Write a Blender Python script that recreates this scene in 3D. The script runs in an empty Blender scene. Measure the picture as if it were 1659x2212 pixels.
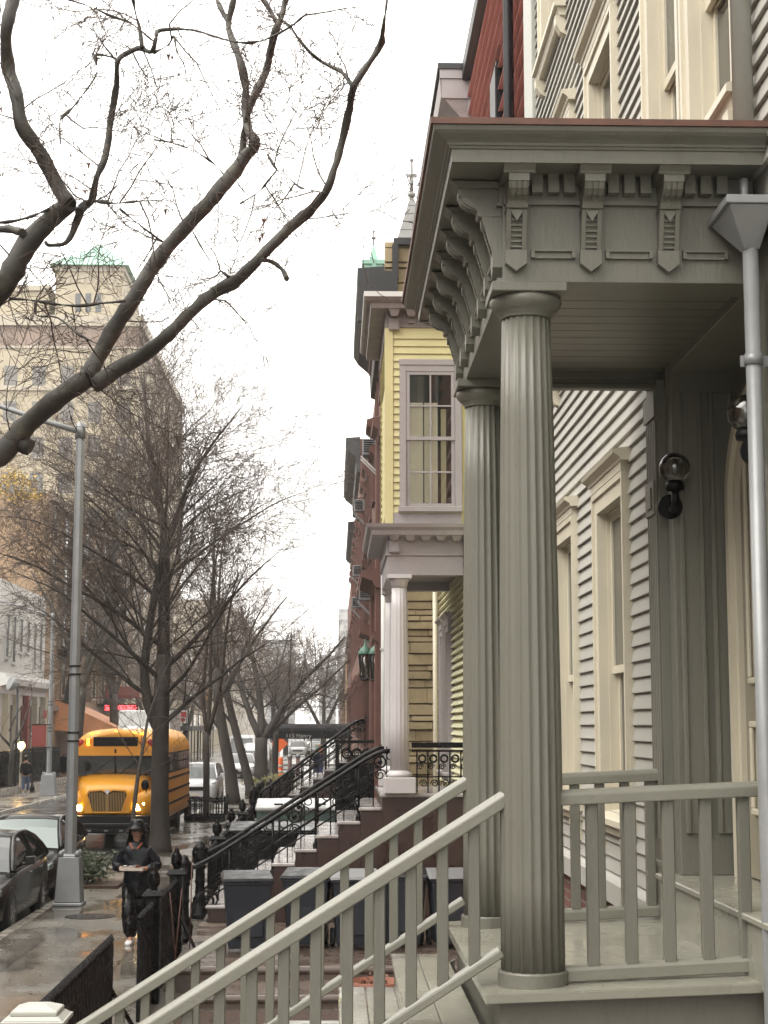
import bpy, math, random
from mathutils import Vector, Matrix, noise as mnoise
S = bpy.context.scene
COL = S.collection
R = math.radians
random.seed(11)

# ------------------------------------------------------------------ camera
F, CX, CY, EYE = 3570.0, 829.5, 1106.0, 3.2          # focal length and centre in pixels of a 1659 x 2212 picture
PITCH, YAW = R(7.342), R(1.711)
cam = bpy.data.cameras.new('camera')
cam.sensor_fit = 'VERTICAL'; cam.sensor_height = 36.0; cam.lens = F / 2212 * 36.0
cam.clip_start = 0.1; cam.clip_end = 6000
camo = bpy.data.objects.new('camera', cam); COL.objects.link(camo)
camo.location = (0, 0, EYE); camo.rotation_euler = (R(90) + PITCH, 0, -YAW)
S.camera = camo

# ------------------------------------------------------------------ light: bright overcast
SUN_EL, SUN_AZ = R(52), R(-118)                        # azimuth from +Y towards +X
w = bpy.data.worlds.new('World'); S.world = w; w.use_nodes = True
nt = w.node_tree; nt.nodes.clear()
sky = nt.nodes.new('ShaderNodeTexSky'); sky.sky_type = 'NISHITA'; sky.sun_disc = False
sky.sun_elevation = SUN_EL; sky.sun_rotation = SUN_AZ; sky.air_density = 1.6; sky.dust_density = 6.0; sky.ozone_density = 1.0
hs = nt.nodes.new('ShaderNodeHueSaturation'); hs.inputs['Saturation'].default_value = 0.10; hs.inputs['Value'].default_value = 1.0
mx = nt.nodes.new('ShaderNodeMixRGB'); mx.inputs['Fac'].default_value = 0.75
mx.inputs['Color2'].default_value = (7.0, 6.75, 6.3, 1)   # the even cloud layer
bg = nt.nodes.new('ShaderNodeBackground'); bg.inputs['Strength'].default_value = 0.15
wo = nt.nodes.new('ShaderNodeOutputWorld')
nt.links.new(sky.outputs[0], hs.inputs['Color']); nt.links.new(hs.outputs[0], mx.inputs['Color1'])
nt.links.new(mx.outputs[0], bg.inputs['Color']); nt.links.new(bg.outputs[0], wo.inputs['Surface'])
sd = bpy.data.lights.new('sun', 'SUN'); sd.energy = 0.6; sd.angle = R(50); sd.color = (1, 0.94, 0.85)
so = bpy.data.objects.new('sun', sd); COL.objects.link(so)
dirv = Vector((math.sin(SUN_AZ) * math.cos(SUN_EL), math.cos(SUN_AZ) * math.cos(SUN_EL), math.sin(SUN_EL)))
so.rotation_euler = dirv.to_track_quat('Z', 'Y').to_euler()
S.view_settings.view_transform = 'Standard'; S.view_settings.look = 'None'
S.view_settings.exposure = 1.7; S.view_settings.gamma = 1.0
S.cycles.use_denoising = True; S.cycles.max_bounces = 6; S.cycles.transparent_max_bounces = 8
S.cycles.diffuse_bounces = 3; S.cycles.glossy_bounces = 3; S.cycles.transmission_bounces = 4; S.cycles.volume_bounces = 1
S.cycles.sample_clamp_indirect = 4.0

_fw = Vector((math.sin(YAW) * math.cos(PITCH), math.cos(YAW) * math.cos(PITCH), math.sin(PITCH)))
_rt = Vector((math.cos(YAW), -math.sin(YAW), 0)); _up = _rt.cross(_fw)
def at(x, y, Y):
    """the place, at distance Y down the street, that was measured at x, y on the photograph"""
    d = _fw + _rt * ((x - CX) / F) - _up * ((y - CY) / F)
    p = d * (Y / d.y)
    return Vector((p.x, Y, p.z + EYE))

# ------------------------------------------------------------------ mesh helpers
class MB:
    def __init__(s): s.v = []; s.f = []; s.sm = []
    def add(s, vs, fs, smooth=False):
        o = len(s.v); s.v.extend([tuple(p) for p in vs]); s.f.extend([tuple(i + o for i in f) for f in fs]); s.sm.extend([smooth] * len(fs))
    def box(s, x0, x1, y0, y1, z0, z1):
        if x0 > x1: x0, x1 = x1, x0
        if y0 > y1: y0, y1 = y1, y0
        if z0 > z1: z0, z1 = z1, z0
        s.add([(x0,y0,z0),(x1,y0,z0),(x1,y1,z0),(x0,y1,z0),(x0,y0,z1),(x1,y0,z1),(x1,y1,z1),(x0,y1,z1)],
              [(0,3,2,1),(4,5,6,7),(0,1,5,4),(1,2,6,5),(2,3,7,6),(3,0,4,7)])
        return s
    def hexa(s, p):
        s.add(p, [(0,3,2,1),(4,5,6,7),(0,1,5,4),(1,2,6,5),(2,3,7,6),(3,0,4,7)]); return s
    def frustum(s, cx, cy, z0, z1, a0, b0, a1, b1):
        s.hexa([(cx-a0,cy-b0,z0),(cx+a0,cy-b0,z0),(cx+a0,cy+b0,z0),(cx-a0,cy+b0,z0),(cx-a1,cy-b1,z1),(cx+a1,cy-b1,z1),(cx+a1,cy+b1,z1),(cx-a1,cy+b1,z1)]); return s
    def prism(s, pts, axis, a, b, smooth=False):
        """pts in the plane across axis: x -> (y,z), y -> (x,z), z -> (x,y)"""
        n = len(pts)
        def P(p, t): return (t, p[0], p[1]) if axis == 'x' else (p[0], t, p[1]) if axis == 'y' else (p[0], p[1], t)
        ar = sum(pts[i][0]*pts[(i+1)%n][1] - pts[(i+1)%n][0]*pts[i][1] for i in range(n))
        if axis == 'y': ar = -ar
        if (ar < 0) != (b < a): pts = pts[::-1]
        vs = [P(p, a) for p in pts] + [P(p, b) for p in pts]
        o = len(s.v); s.v.extend(vs)
        s.f.append(tuple(o + i for i in range(n))[::-1]); s.f.append(tuple(o + n + i for i in range(n))); s.sm += [False, False]
        for i in range(n):
            j = (i + 1) % n; s.f.append((o+i, o+j, o+n+j, o+n+i)); s.sm.append(smooth)
        return s
    def tube(s, pts, rad, n=8, caps=True, smooth=True, flat=1.0):
        pts = [Vector(p) for p in pts]; k = len(pts)
        if not isinstance(rad, (list, tuple)): rad = [rad] * k
        up = Vector((0.12, 0.31, 0.94)); vs = []
        for i in range(k):
            d = (pts[min(i+1, k-1)] - pts[max(i-1, 0)])
            if d.length < 1e-9: d = Vector((0, 0, 1))
            d.normalize()
            a = d.cross(up)
            if a.length < 1e-3: a = d.cross(Vector((1, 0, 0)))
            a.normalize(); b = d.cross(a)
            for j in range(n):
                t = 2*math.pi*j/n
                vs.append(pts[i] + a*(math.cos(t)*rad[i]) + b*(math.sin(t)*rad[i]*flat))
        fs = [(i*n+j, i*n+(j+1)%n, (i+1)*n+(j+1)%n, (i+1)*n+j) for i in range(k-1) for j in range(n)]
        o = len(s.v)
        s.add(vs, fs, smooth)
        if caps:
            s.f.append(tuple(o + j for j in range(n))[::-1]); s.f.append(tuple(o + (k-1)*n + j for j in range(n))); s.sm += [False, False]
        return s
    def lathe(s, prof, cx=0, cy=0, n=16, smooth=True, fl=0, fd=0.0, a0=0.0):
        """prof: (r, z) pairs from the bottom up; fl flutes of depth fd"""
        vs = []
        for r, z in prof:
            for j in range(n):
                t = 2*math.pi*j/n + a0
                rr = r if not fl else r * (1 - fd * abs(math.cos(fl*t/2))**0.8)
                vs.append((cx + rr*math.cos(t), cy + rr*math.sin(t), z))
        k = len(prof); o = len(s.v)
        s.add(vs, [(i*n+j, i*n+(j+1)%n, (i+1)*n+(j+1)%n, (i+1)*n+j) for i in range(k-1) for j in range(n)], smooth)
        s.f.append(tuple(o + j for j in range(n))[::-1]); s.f.append(tuple(o + (k-1)*n + j for j in range(n))); s.sm += [False, False]
        return s
    def sphere(s, c, r, n=14, m=9, sx=1, sy=1, sz=1):
        prof = [(max(1e-4, r*math.sin(math.pi*i/m)), -r*math.cos(math.pi*i/m)) for i in range(m+1)]
        o = len(s.v); s.lathe(prof, 0, 0, n)
        for i in range(o, len(s.v)):
            x, y, z = s.v[i]; s.v[i] = (c[0]+x*sx, c[1]+y*sy, c[2]+z*sz)
        return s
    def beam(s, p, q, w, h, up=(0, 0, 1)):
        """a bar of w x h between p and q (h along up)"""
        p = Vector(p); q = Vector(q); d = (q-p).normalized(); a = d.cross(Vector(up)).normalized(); b = a.cross(d)
        a *= w/2; b *= h/2
        s.hexa([p-a-b, p+a-b, q+a-b, q-a-b, p-a+b, p+a+b, q+a+b, q-a+b]); return s
    def grid(s, fn, nu, nv, smooth=True):
        o = len(s.v); vs = [fn(i/(nu-1), j/(nv-1)) for j in range(nv) for i in range(nu)]
        s.add(vs, [(j*nu+i, j*nu+i+1, (j+1)*nu+i+1, (j+1)*nu+i) for j in range(nv-1) for i in range(nu-1)], smooth); return s
    def xf(s, m, start=0):
        for i in range(start, len(s.v)): s.v[i] = tuple(m @ Vector(s.v[i]))
        return s
    def build(s, name, mat, parent=None, bevel=0.0, seg=1, fix=False):
        me = bpy.data.meshes.new(name)
        o = wo_of(parent) if parent else Vector((0, 0, 0))
        me.from_pydata([(x-o.x, y-o.y, z-o.z) for x, y, z in s.v] if o.length > 0 else s.v, [], s.f)
        me.polygons.foreach_set('use_smooth', s.sm)
        if fix:
            import bmesh
            b = bmesh.new(); b.from_mesh(me); bmesh.ops.recalc_face_normals(b, faces=b.faces); b.to_mesh(me); b.free()
        me.materials.append(mat); me.update()
        ob = bpy.data.objects.new(name, me); COL.objects.link(ob)
        if parent: ob.parent = parent
        if bevel:
            m = ob.modifiers.new('edge', 'BEVEL'); m.width = bevel; m.segments = seg; m.limit_method = 'ANGLE'; m.angle_limit = R(40)
        return ob
def wo_of(o):
    p = Vector((0, 0, 0))
    while o: p += Vector(o.location); o = o.parent
    return p
def B(*a): return MB().box(*a)
def thing(name, label, cat, loc=(0, 0, 0), group=None):
    o = bpy.data.objects.new(name, None); COL.objects.link(o); o.location = loc
    o.empty_display_size = 0.3
    return tag(o, label, cat, group)
def tag(o, label, cat, group=None):
    o['label'] = label; o['category'] = cat
    if group: o['group'] = group
    return o
def struct(o): o['kind'] = 'structure'; return o
def stuff(o): o['kind'] = 'stuff'; return o
def copy_tree(o, parent=None):
    c = o.copy(); COL.objects.link(c); c.parent = parent
    for ch in list(o.children): copy_tree(ch, c)
    return c

# ------------------------------------------------------------------ materials
def _n(nt, t, **kw):
    n = nt.nodes.new(t)
    for k, v in kw.items():
        if hasattr(n, k): setattr(n, k, v)
        else: n.inputs[k.replace('_', ' ')].default_value = v
    return n
def mat(name, col, rough=.6, var=.12, scale=3.0, bump=.15, bscale=45.0, metal=0.0, wet=0.0, wscale=2.0, dirt=None, dscale=1.6, damt=.5, spec=.5, stretch=(1,1,1), coat=0.0):
    m = bpy.data.materials.new(name); m.use_nodes = True; nt = m.node_tree; L = nt.links.new
    p = nt.nodes['Principled BSDF']
    tc = _n(nt, 'ShaderNodeTexCoord'); mp = _n(nt, 'ShaderNodeMapping'); mp.inputs['Scale'].default_value = stretch
    L(tc.outputs['Object'], mp.inputs['Vector'])
    a = _n(nt, 'ShaderNodeTexNoise', Scale=scale, Detail=5.0, Roughness=.65); L(mp.outputs[0], a.inputs['Vector'])
    cr = _n(nt, 'ShaderNodeValToRGB')
    cr.color_ramp.elements[0].position = .3; cr.color_ramp.elements[1].position = .7
    cr.color_ramp.elements[0].color = (*[c*(1-var) for c in col], 1); cr.color_ramp.elements[1].color = (*[min(1, c*(1+var)) for c in col], 1)
    L(a.outputs['Fac'], cr.inputs['Fac']); out = cr.outputs['Color']
    if dirt:
        d = _n(nt, 'ShaderNodeTexNoise', Scale=dscale, Detail=8.0, Roughness=.75); L(mp.outputs[0], d.inputs['Vector'])
        dr = _n(nt, 'ShaderNodeValToRGB'); dr.color_ramp.elements[0].position = .52; dr.color_ramp.elements[1].position = .72
        dr.color_ramp.elements[0].color = (0,0,0,1); dr.color_ramp.elements[1].color = (damt,damt,damt,1)
        L(d.outputs['Fac'], dr.inputs['Fac'])
        mixc = _n(nt, 'ShaderNodeMixRGB'); mixc.inputs['Color2'].default_value = (*dirt, 1)
        L(dr.outputs['Color'], mixc.inputs['Fac']); L(out, mixc.inputs['Color1']); out = mixc.outputs['Color']
    L(out, p.inputs['Base Color'])
    p.inputs['Metallic'].default_value = metal; p.inputs['Specular IOR Level'].default_value = spec; p.inputs['Coat Weight'].default_value = coat
    if wet:
        wn = _n(nt, 'ShaderNodeTexNoise', Scale=wscale, Detail=4.0); L(mp.outputs[0], wn.inputs['Vector'])
        mr = _n(nt, 'ShaderNodeMapRange'); mr.inputs['From Min'].default_value = .38; mr.inputs['From Max'].default_value = .62
        mr.inputs['To Min'].default_value = max(.04, rough-wet); mr.inputs['To Max'].default_value = rough
        L(wn.outputs['Fac'], mr.inputs['Value']); L(mr.outputs[0], p.inputs['Roughness'])
    else: p.inputs['Roughness'].default_value = rough
    if bump:
        b = _n(nt, 'ShaderNodeTexNoise', Scale=bscale, Detail=4.0); L(mp.outputs[0], b.inputs['Vector'])
        bp = _n(nt, 'ShaderNodeBump', Strength=bump, Distance=.01); L(b.outputs['Fac'], bp.inputs['Height']); L(bp.outputs[0], p.inputs['Normal'])
    return m
def brick(name, c1, c2, mortar, bw=.21, bh=.075, ms=.008, rough=.85, bump=.4):
    m = bpy.data.materials.new(name); m.use_nodes = True; nt = m.node_tree; L = nt.links.new; p = nt.nodes['Principled BSDF']
    tc = _n(nt, 'ShaderNodeTexCoord'); sp = _n(nt, 'ShaderNodeSeparateXYZ'); L(tc.outputs['Object'], sp.inputs[0])
    ad = _n(nt, 'ShaderNodeMath', operation='ADD'); L(sp.outputs['X'], ad.inputs[0]); L(sp.outputs['Y'], ad.inputs[1])
    cb = _n(nt, 'ShaderNodeCombineXYZ'); L(ad.outputs[0], cb.inputs['X']); L(sp.outputs['Z'], cb.inputs['Y'])
    bt = _n(nt, 'ShaderNodeTexBrick', Scale=1.0); bt.inputs['Brick Width'].default_value = bw; bt.inputs['Row Height'].default_value = bh
    bt.inputs['Mortar Size'].default_value = ms; bt.inputs['Color1'].default_value = (*c1,1); bt.inputs['Color2'].default_value = (*c2,1); bt.inputs['Mortar'].default_value = (*mortar,1)
    L(cb.outputs[0], bt.inputs['Vector'])
    n = _n(nt, 'ShaderNodeTexNoise', Scale=.9, Detail=6.0, Roughness=.7); L(tc.outputs['Object'], n.inputs['Vector'])
    mr = _n(nt, 'ShaderNodeMapRange'); mr.inputs['To Min'].default_value = .7; mr.inputs['To Max'].default_value = 1.25; L(n.outputs['Fac'], mr.inputs['Value'])
    mu = _n(nt, 'ShaderNodeVectorMath', operation='SCALE'); L(bt.outputs['Color'], mu.inputs[0]); L(mr.outputs[0], mu.inputs['Scale'])
    L(mu.outputs[0], p.inputs['Base Color']); p.inputs['Roughness'].default_value = rough
    bp = _n(nt, 'ShaderNodeBump', Strength=bump, Distance=.01); bp.invert = True; L(bt.outputs['Fac'], bp.inputs['Height']); L(bp.outputs[0], p.inputs['Normal'])
    return m
def glass(name, col=(.02,.022,.022), rough=.03):
    m = bpy.data.materials.new(name); m.use_nodes = True; nt = m.node_tree; L = nt.links.new; p = nt.nodes['Principled BSDF']
    p.inputs['Base Color'].default_value = (*col,1); p.inputs['Roughness'].default_value = rough; p.inputs['IOR'].default_value = 1.6; p.inputs['Specular IOR Level'].default_value = .7
    tc = _n(nt, 'ShaderNodeTexCoord'); n = _n(nt, 'ShaderNodeTexNoise', Scale=2.2, Detail=2.0); L(tc.outputs['Object'], n.inputs['Vector'])
    bp = _n(nt, 'ShaderNodeBump', Strength=.12, Distance=.02); L(n.outputs['Fac'], bp.inputs['Height']); L(bp.outputs[0], p.inputs['Normal'])
    return m
def clear(name, tint=(.9,.92,.9), refl=.12):
    m = bpy.data.materials.new(name); m.use_nodes = True; nt = m.node_tree; nt.nodes.clear(); L = nt.links.new
    o = _n(nt, 'ShaderNodeOutputMaterial'); t = _n(nt, 'ShaderNodeBsdfTransparent'); t.inputs[0].default_value = (*tint,1)
    g = _n(nt, 'ShaderNodeBsdfGlossy'); g.inputs['Roughness'].default_value = .04
    fr = _n(nt, 'ShaderNodeLayerWeight'); fr.inputs['Blend'].default_value = .35
    mr = _n(nt, 'ShaderNodeMapRange'); mr.inputs['To Min'].default_value = refl; mr.inputs['To Max'].default_value = .9; L(fr.outputs['Fresnel'], mr.inputs['Value'])
    ms = _n(nt, 'ShaderNodeMixShader'); L(mr.outputs[0], ms.inputs[0]); L(t.outputs[0], ms.inputs[1]); L(g.outputs[0], ms.inputs[2]); L(ms.outputs[0], o.inputs['Surface'])
    return m
def glow(name, col, strength):
    m = bpy.data.materials.new(name); m.use_nodes = True; p = m.node_tree.nodes['Principled BSDF']
    p.inputs['Base Color'].default_value = (*[c*.6 for c in col],1); p.inputs['Emission Color'].default_value = (*col,1); p.inputs['Emission Strength'].default_value = strength
    return m
def paving(name, col, col2, slab, joint, wet_lo, wet_hi, rough_dry, rotated=False, wl=.42, wh=.6):
    """wet stone or concrete slabs with puddles"""
    m = bpy.data.materials.new(name); m.use_nodes = True; nt = m.node_tree; L = nt.links.new; p = nt.nodes['Principled BSDF']
    tc = _n(nt, 'ShaderNodeTexCoord'); bt = _n(nt, 'ShaderNodeTexBrick', Scale=1.0)
    bt.inputs['Brick Width'].default_value = slab[0]; bt.inputs['Row Height'].default_value = slab[1]; bt.inputs['Mortar Size'].default_value = joint
    bt.offset = .0; bt.inputs['Color1'].default_value = (*col,1); bt.inputs['Color2'].default_value = (*col2,1); bt.inputs['Mortar'].default_value = (*[c*.35 for c in col],1)
    L(tc.outputs['Object'], bt.inputs['Vector'])
    n = _n(nt, 'ShaderNodeTexNoise', Scale=1.1, Detail=8.0, Roughness=.7); L(tc.outputs['Object'], n.inputs['Vector'])
    mr = _n(nt, 'ShaderNodeMapRange'); mr.inputs['From Min'].default_value=.3; mr.inputs['From Max'].default_value=.7; mr.inputs['To Min'].default_value = .4; mr.inputs['To Max'].default_value = 1.35; L(n.outputs['Fac'], mr.inputs['Value'])
    mu = _n(nt, 'ShaderNodeVectorMath', operation='SCALE'); L(bt.outputs['Color'], mu.inputs[0]); L(mr.outputs[0], mu.inputs['Scale']); L(mu.outputs[0], p.inputs['Base Color'])
    wmap = _n(nt, 'ShaderNodeMapping'); wmap.inputs['Scale'].default_value = (1.0, .55, 1); L(tc.outputs['Object'], wmap.inputs['Vector'])
    wn = _n(nt, 'ShaderNodeTexNoise', Scale=.75, Detail=6.0, Roughness=.62); L(wmap.outputs[0], wn.inputs['Vector'])
    wr = _n(nt, 'ShaderNodeMapRange'); wr.inputs['From Min'].default_value = wl; wr.inputs['From Max'].default_value = wh; wr.inputs['To Min'].default_value = wet_lo; wr.inputs['To Max'].default_value = wet_hi
    L(wn.outputs['Fac'], wr.inputs['Value']); L(wr.outputs[0], p.inputs['Roughness'])
    b1 = _n(nt, 'ShaderNodeTexNoise', Scale=30.0, Detail=5.0); L(tc.outputs['Object'], b1.inputs['Vector'])
    bs = _n(nt, 'ShaderNodeMapRange'); bs.inputs['From Min'].default_value = wl; bs.inputs['From Max'].default_value = wh; bs.inputs['To Min'].default_value = .02; bs.inputs['To Max'].default_value = rough_dry; L(wn.outputs['Fac'], bs.inputs['Value'])
    bp = _n(nt, 'ShaderNodeBump', Distance=.012); L(bs.outputs[0], bp.inputs['Strength']); L(b1.outputs['Fac'], bp.inputs['Height']); L(bp.outputs[0], p.inputs['Normal'])
    p.inputs['Specular IOR Level'].default_value = .6
    return m

M = {}
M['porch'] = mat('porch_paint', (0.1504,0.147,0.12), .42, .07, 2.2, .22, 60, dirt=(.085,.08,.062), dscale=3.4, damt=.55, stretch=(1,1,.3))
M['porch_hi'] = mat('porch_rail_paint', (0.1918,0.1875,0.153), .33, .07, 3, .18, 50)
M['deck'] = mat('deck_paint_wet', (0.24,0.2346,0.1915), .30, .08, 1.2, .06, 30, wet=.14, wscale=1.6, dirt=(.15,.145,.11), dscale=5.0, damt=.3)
M['siding'] = mat('grey_clapboard', (0.345,0.337,0.3), .6, .06, 1.5, .12, 40, dirt=(.42,.40,.36), dscale=.8, damt=.4)
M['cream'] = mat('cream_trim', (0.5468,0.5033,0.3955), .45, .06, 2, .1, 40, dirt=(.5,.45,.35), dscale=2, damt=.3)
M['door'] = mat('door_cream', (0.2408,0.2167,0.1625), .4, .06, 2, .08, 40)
M['copper'] = mat('roof_edge_brown', (0.1101,0.0482,0.0327), .5, .3, 5, .2, 30)
M['pale_trim'] = mat('pale_grey_trim', (.36,.365,.325), .5, .06, 2, .1, 40)
M['lantern_green'] = mat('lantern_verdigris', (.07,.15,.11), .5, .3, 6, .15, 12)
M['zinc'] = mat('zinc_pipe', (0.235,0.24,0.24), .38, .12, 3, .1, 30, metal=.15, dirt=(.30,.30,.32), dscale=2, damt=.5)
M['foundation'] = brick('foundation_brick', (.16,.06,.04), (.12,.045,.035), (.2,.18,.16))
M['pane'] = glass('window_pane')
M['red'] = mat('red_shingle', (0.46,0.235,0.205), .7, .12, 2, .2, 30)
M['redline'] = mat('shingle_shadow', (.05,.02,.02), .8)
M['black'] = mat('black_paint', (0.004,0.004,0.005), .5, .3, 4, .15, 40, spec=.2)
M['iron'] = mat('wrought_iron_wet', (0.0035,0.0035,0.004), .42, .4, 6, .35, 60, wet=.18, wscale=8, spec=.16)
M['yellow'] = mat('yellow_clapboard', (0.5,0.45,0.235), .55, .07, 1.5, .1, 40)
M['yellow_skylit'] = mat('skylit_yellow_clapboard', (0.55,0.53,0.35), .55, .06, 1.5, .1, 40)  # paler copy of the yellow, the facade's sky light put into the colour
M['lilac'] = mat('lilac_grey_trim', (0.2857,0.262,0.2659), .5, .1, 3, .15, 35, dirt=(.22,.18,.16), dscale=3, damt=.5)
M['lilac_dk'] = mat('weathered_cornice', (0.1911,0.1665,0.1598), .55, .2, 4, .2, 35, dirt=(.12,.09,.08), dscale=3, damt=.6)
M['white'] = mat('white_column_paint', (0.4683,0.4475,0.4475), .45, .05, 2, .1, 40)
M['newel'] = mat('pale_newel_paint', (.42,.42,.38), .4, .06, 3, .12, 40)
M['white_gloss'] = mat('white_paint', (0.525,0.525,0.5108), .4, .05, 2, .08, 40)
M['curtain'] = mat('curtain_cloth', (0.8,0.76,0.62), .8, .1, 3, 0)
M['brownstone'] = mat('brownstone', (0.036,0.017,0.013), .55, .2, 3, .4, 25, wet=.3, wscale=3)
M['brownstone_sky_sheen'] = mat('brownstone_sky_sheen', (.36,.34,.33), .18, .2, 3, .08, 25, wet=.12, wscale=2.5, dirt=(.09,.045,.036), dscale=2.6, damt=.95)  # sky sheen of wet treads painted in as pale base; brown patches are stone
M['stone_tan'] = mat('tan_stone', (0.26,0.205,0.12), .75, .28, 1.6, .7, 12, dirt=(.14,.09,.045), dscale=2.2, damt=.8)
M['brick_red'] = brick('red_brown_brick', (0.125,0.046,0.032), (.16,.06,.045), (.19,.13,.11))
M['brick_brown'] = brick('brown_brick', (0.11,0.05,0.036), (.15,.07,.05), (.17,.13,.11))
M['brown_trim'] = mat('brown_stone_trim', (0.1,0.045,0.034), .6, .15, 3, .2, 30)
M['cornice_dk'] = mat('dark_metal_cornice', (0.01,0.01,0.011), .5, .3, 3, .2, 20)
M['verdigris'] = mat('verdigris_copper', (0.19,0.34,0.27), .6, .18, 1.2, .15, 12, dirt=(.4,.6,.48), dscale=1, damt=.5)
M['slate'] = mat('grey_slate', (0.16,0.16,0.155), .55, .2, 2, .3, 14)
M['beige'] = brick('buff_brick', (0.37,0.315,0.22), (.34,.305,.235), (.30,.27,.21), .3, .1, .01, .85, .2)
M['beige_trim'] = mat('buff_terracotta', (0.33,0.295,0.235), .7, .15, .5, .2, 8)
M['brown_panel'] = mat('brown_stone_band', (.20,.15,.12), .75, .2, .6, .2, 8)
M['stucco'] = mat('white_stucco', (0.4386,0.4257,0.3999), .8, .08, .8, .2, 14, dirt=(.45,.42,.38), dscale=.7, damt=.5)
M['tan_wall'] = brick('tan_brick', (0.2322,0.1548,0.0929), (.26,.17,.10), (.25,.19,.13), .3, .1, .01)
M['lid'] = mat('bin_store_lid', (.34,.34,.33), .35, .15, 3, .15, 20, wet=.2, dirt=(.12,.12,.11), dscale=2, damt=.6)
M['hazy_pane'] = glass('hotel_window', (.10,.095,.085), .3)
M['win_dark'] = glass('far_window', (.03,.032,.035), .12)
M['asphalt'] = mat('wet_asphalt', (.035,.036,.038), .36, .3, .8, .35, 60, wet=.24, wscale=.5)
M['ground'] = mat('ground_far', (.06,.06,.058), .5, .3, .3, .2, 20)
M['pave'] = paving('wet_bluestone', (0.125,0.113,0.093), (.09,.082,.068), (1.45, 1.7), .018, .05, .40, .30)
M['pave2'] = paving('wet_concrete', (.20,.18,.15), (.16,.15,.13), (1.6, 1.6), .02, .09, .42, .30)
M['kerb'] = mat('granite_kerb', (.22,.20,.17), .4, .2, 2, .3, 40, wet=.25)
M['court'] = mat('court_stone', (.10,.075,.06), .4, .3, 2, .3, 25, wet=.28)
M['steel'] = mat('galvanised_steel', (0.2124,0.2193,0.2227), .5, .12, 3, .12, 40, metal=.4, dirt=(.2,.2,.2), dscale=2, damt=.4)
M['bark'] = mat('dark_bark', (0.032,0.026,0.021), .8, .4, 3, .6, 22, stretch=(1,1,.35))
M['twig'] = mat('dark_twig', (0.065,0.046,0.036), .8, .25, 3, 0)
M['twig2'] = mat('grey_brown_twig', (.10,.078,.066), .8, .25, 3, 0)
M['plane'] = mat('plane_bark', (0.026,0.022,0.016), .6, .35, 3.2, .45, 20, dirt=(.085,.078,.05), dscale=3.2, damt=.85)
M['leaf'] = mat('dry_leaf', (.12,.05,.025), .7)
M['yleaf'] = mat('yellow_leaf', (.42,.28,.05), .7, .25)
M['green'] = mat('dark_evergreen', (.03,.055,.022), .6, .4, 3, .2, 20)
M['shrub'] = mat('yellow_green_shrub', (.16,.15,.04), .6, .4, 5, .2, 20)
M['bin'] = mat('blue_grey_plastic', (.012,.017,.026), .5, .12, 3, .1, 40)
M['bin_lid'] = mat('black_plastic_wet', (0.006,0.007,0.009), .45, .2, 4, .1, 40, wet=.2, wscale=6, spec=.3)
M['terra'] = mat('terracotta', (0.2,0.075,0.045), .7, .15, 5, .2, 30)
M['bus'] = mat('bus_yellow', (0.72,0.32,0.016), .32, .06, 1.5, .03, 20, dirt=(.42,.2,.03), dscale=1.5, damt=.4)
M['rubber'] = mat('tyre_rubber', (.012,.012,.012), .7)
M['chrome'] = mat('bright_metal', (.55,.55,.55), .2, .05, 3, 0, metal=.9)
M['carblack'] = mat('black_car_paint', (0.005,0.005,0.006), .24, .2, 2, .04, 30, coat=.15, spec=.4)
M['cargrey'] = mat('dark_grey_car_paint', (0.008,0.0078,0.0075), .26, .2, 2, .04, 30, coat=.15, spec=.4)
M['carwhite'] = mat('white_car_paint', (0.4515,0.4575,0.4644), .25, .04, 2, .02, 60, coat=.3)
M['carglass'] = glass('car_glass', (.02,.025,.025), .05)
M['frost'] = glass('wet_windshield', (.16,.20,.19), .22)
M['lampon'] = glow('headlight_on', (1, .68, .30), 40)
M['lampwarm'] = glow('warm_lamp_on', (1, .62, .22), 14)
M['ledred'] = glow('red_led', (1, .045, .05), 5)
M['amber'] = glow('amber_marker', (1, .35, .03), 2.2)
M['redlens'] = mat('red_lens', (.35,.02,.015), .25, .05, 3, 0)
M['amberlens'] = mat('amber_lens', (.55,.18,.02), .25, .05, 3, 0)
M['orange'] = mat('orange_fabric', (.62,.17,.05), .6, .1, 2, .1, 20)
M['orange_br'] = mat('orange_reflective', (.75,.14,.03), .5, .05, 2, 0)
M['collar'] = mat('dull_orange_cloth', (.26,.07,.025), .8, .1, 2, .1, 20)
M['tarp'] = mat('awning_canvas', (.46,.20,.09), .6, .18, 1, .15, 12)
M['maroon'] = mat('maroon_sign', (.17,.03,.025), .5, .1, 2, 0)
M['greensign'] = mat('dark_green_sign', (.05,.085,.07), .5, .1, 2, 0)
M['blueplas'] = mat('blue_paint', (.03,.045,.16), .45, .1, 2, 0)
M['skin'] = mat('skin', (.30,.155,.10), .5, .1, 20, .1, 80)
M['navy'] = mat('navy_rain_jacket', (.005,.006,.009), .5, .3, 5, .5, 14, wet=.2, wscale=7, spec=.2)
M['trouser'] = mat('black_rain_trousers', (.004,.004,.0045), .45, .3, 5, .6, 12, wet=.28, wscale=9, spec=.22)
M['jeans'] = mat('blue_jeans', (.035,.06,.12), .8, .15, 8, .1, 60)
M['shoe'] = mat('white_trainer', (.55,.53,.52), .6, .2, 15, .2, 60)
M['card'] = mat('grey_cardboard', (.46,.40,.34), .8, .1, 12, .2, 60)
M['canopy'] = mat('black_canvas', (.010,.011,.013), .75, .2, 2, .1, 20, spec=.2)
M['mulch'] = mat('mulch', (.05,.03,.02), .9, .5, 20, 1, 50)
M['globe'] = clear('globe_glass', (.55,.54,.50), .06)
M['clearpane'] = clear('thin_pane', (.95,.96,.94), .05)
M['foliage_dk'] = mat('planter_foliage', (.035,.05,.02), .6, .4, 6, .2, 20)

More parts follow.
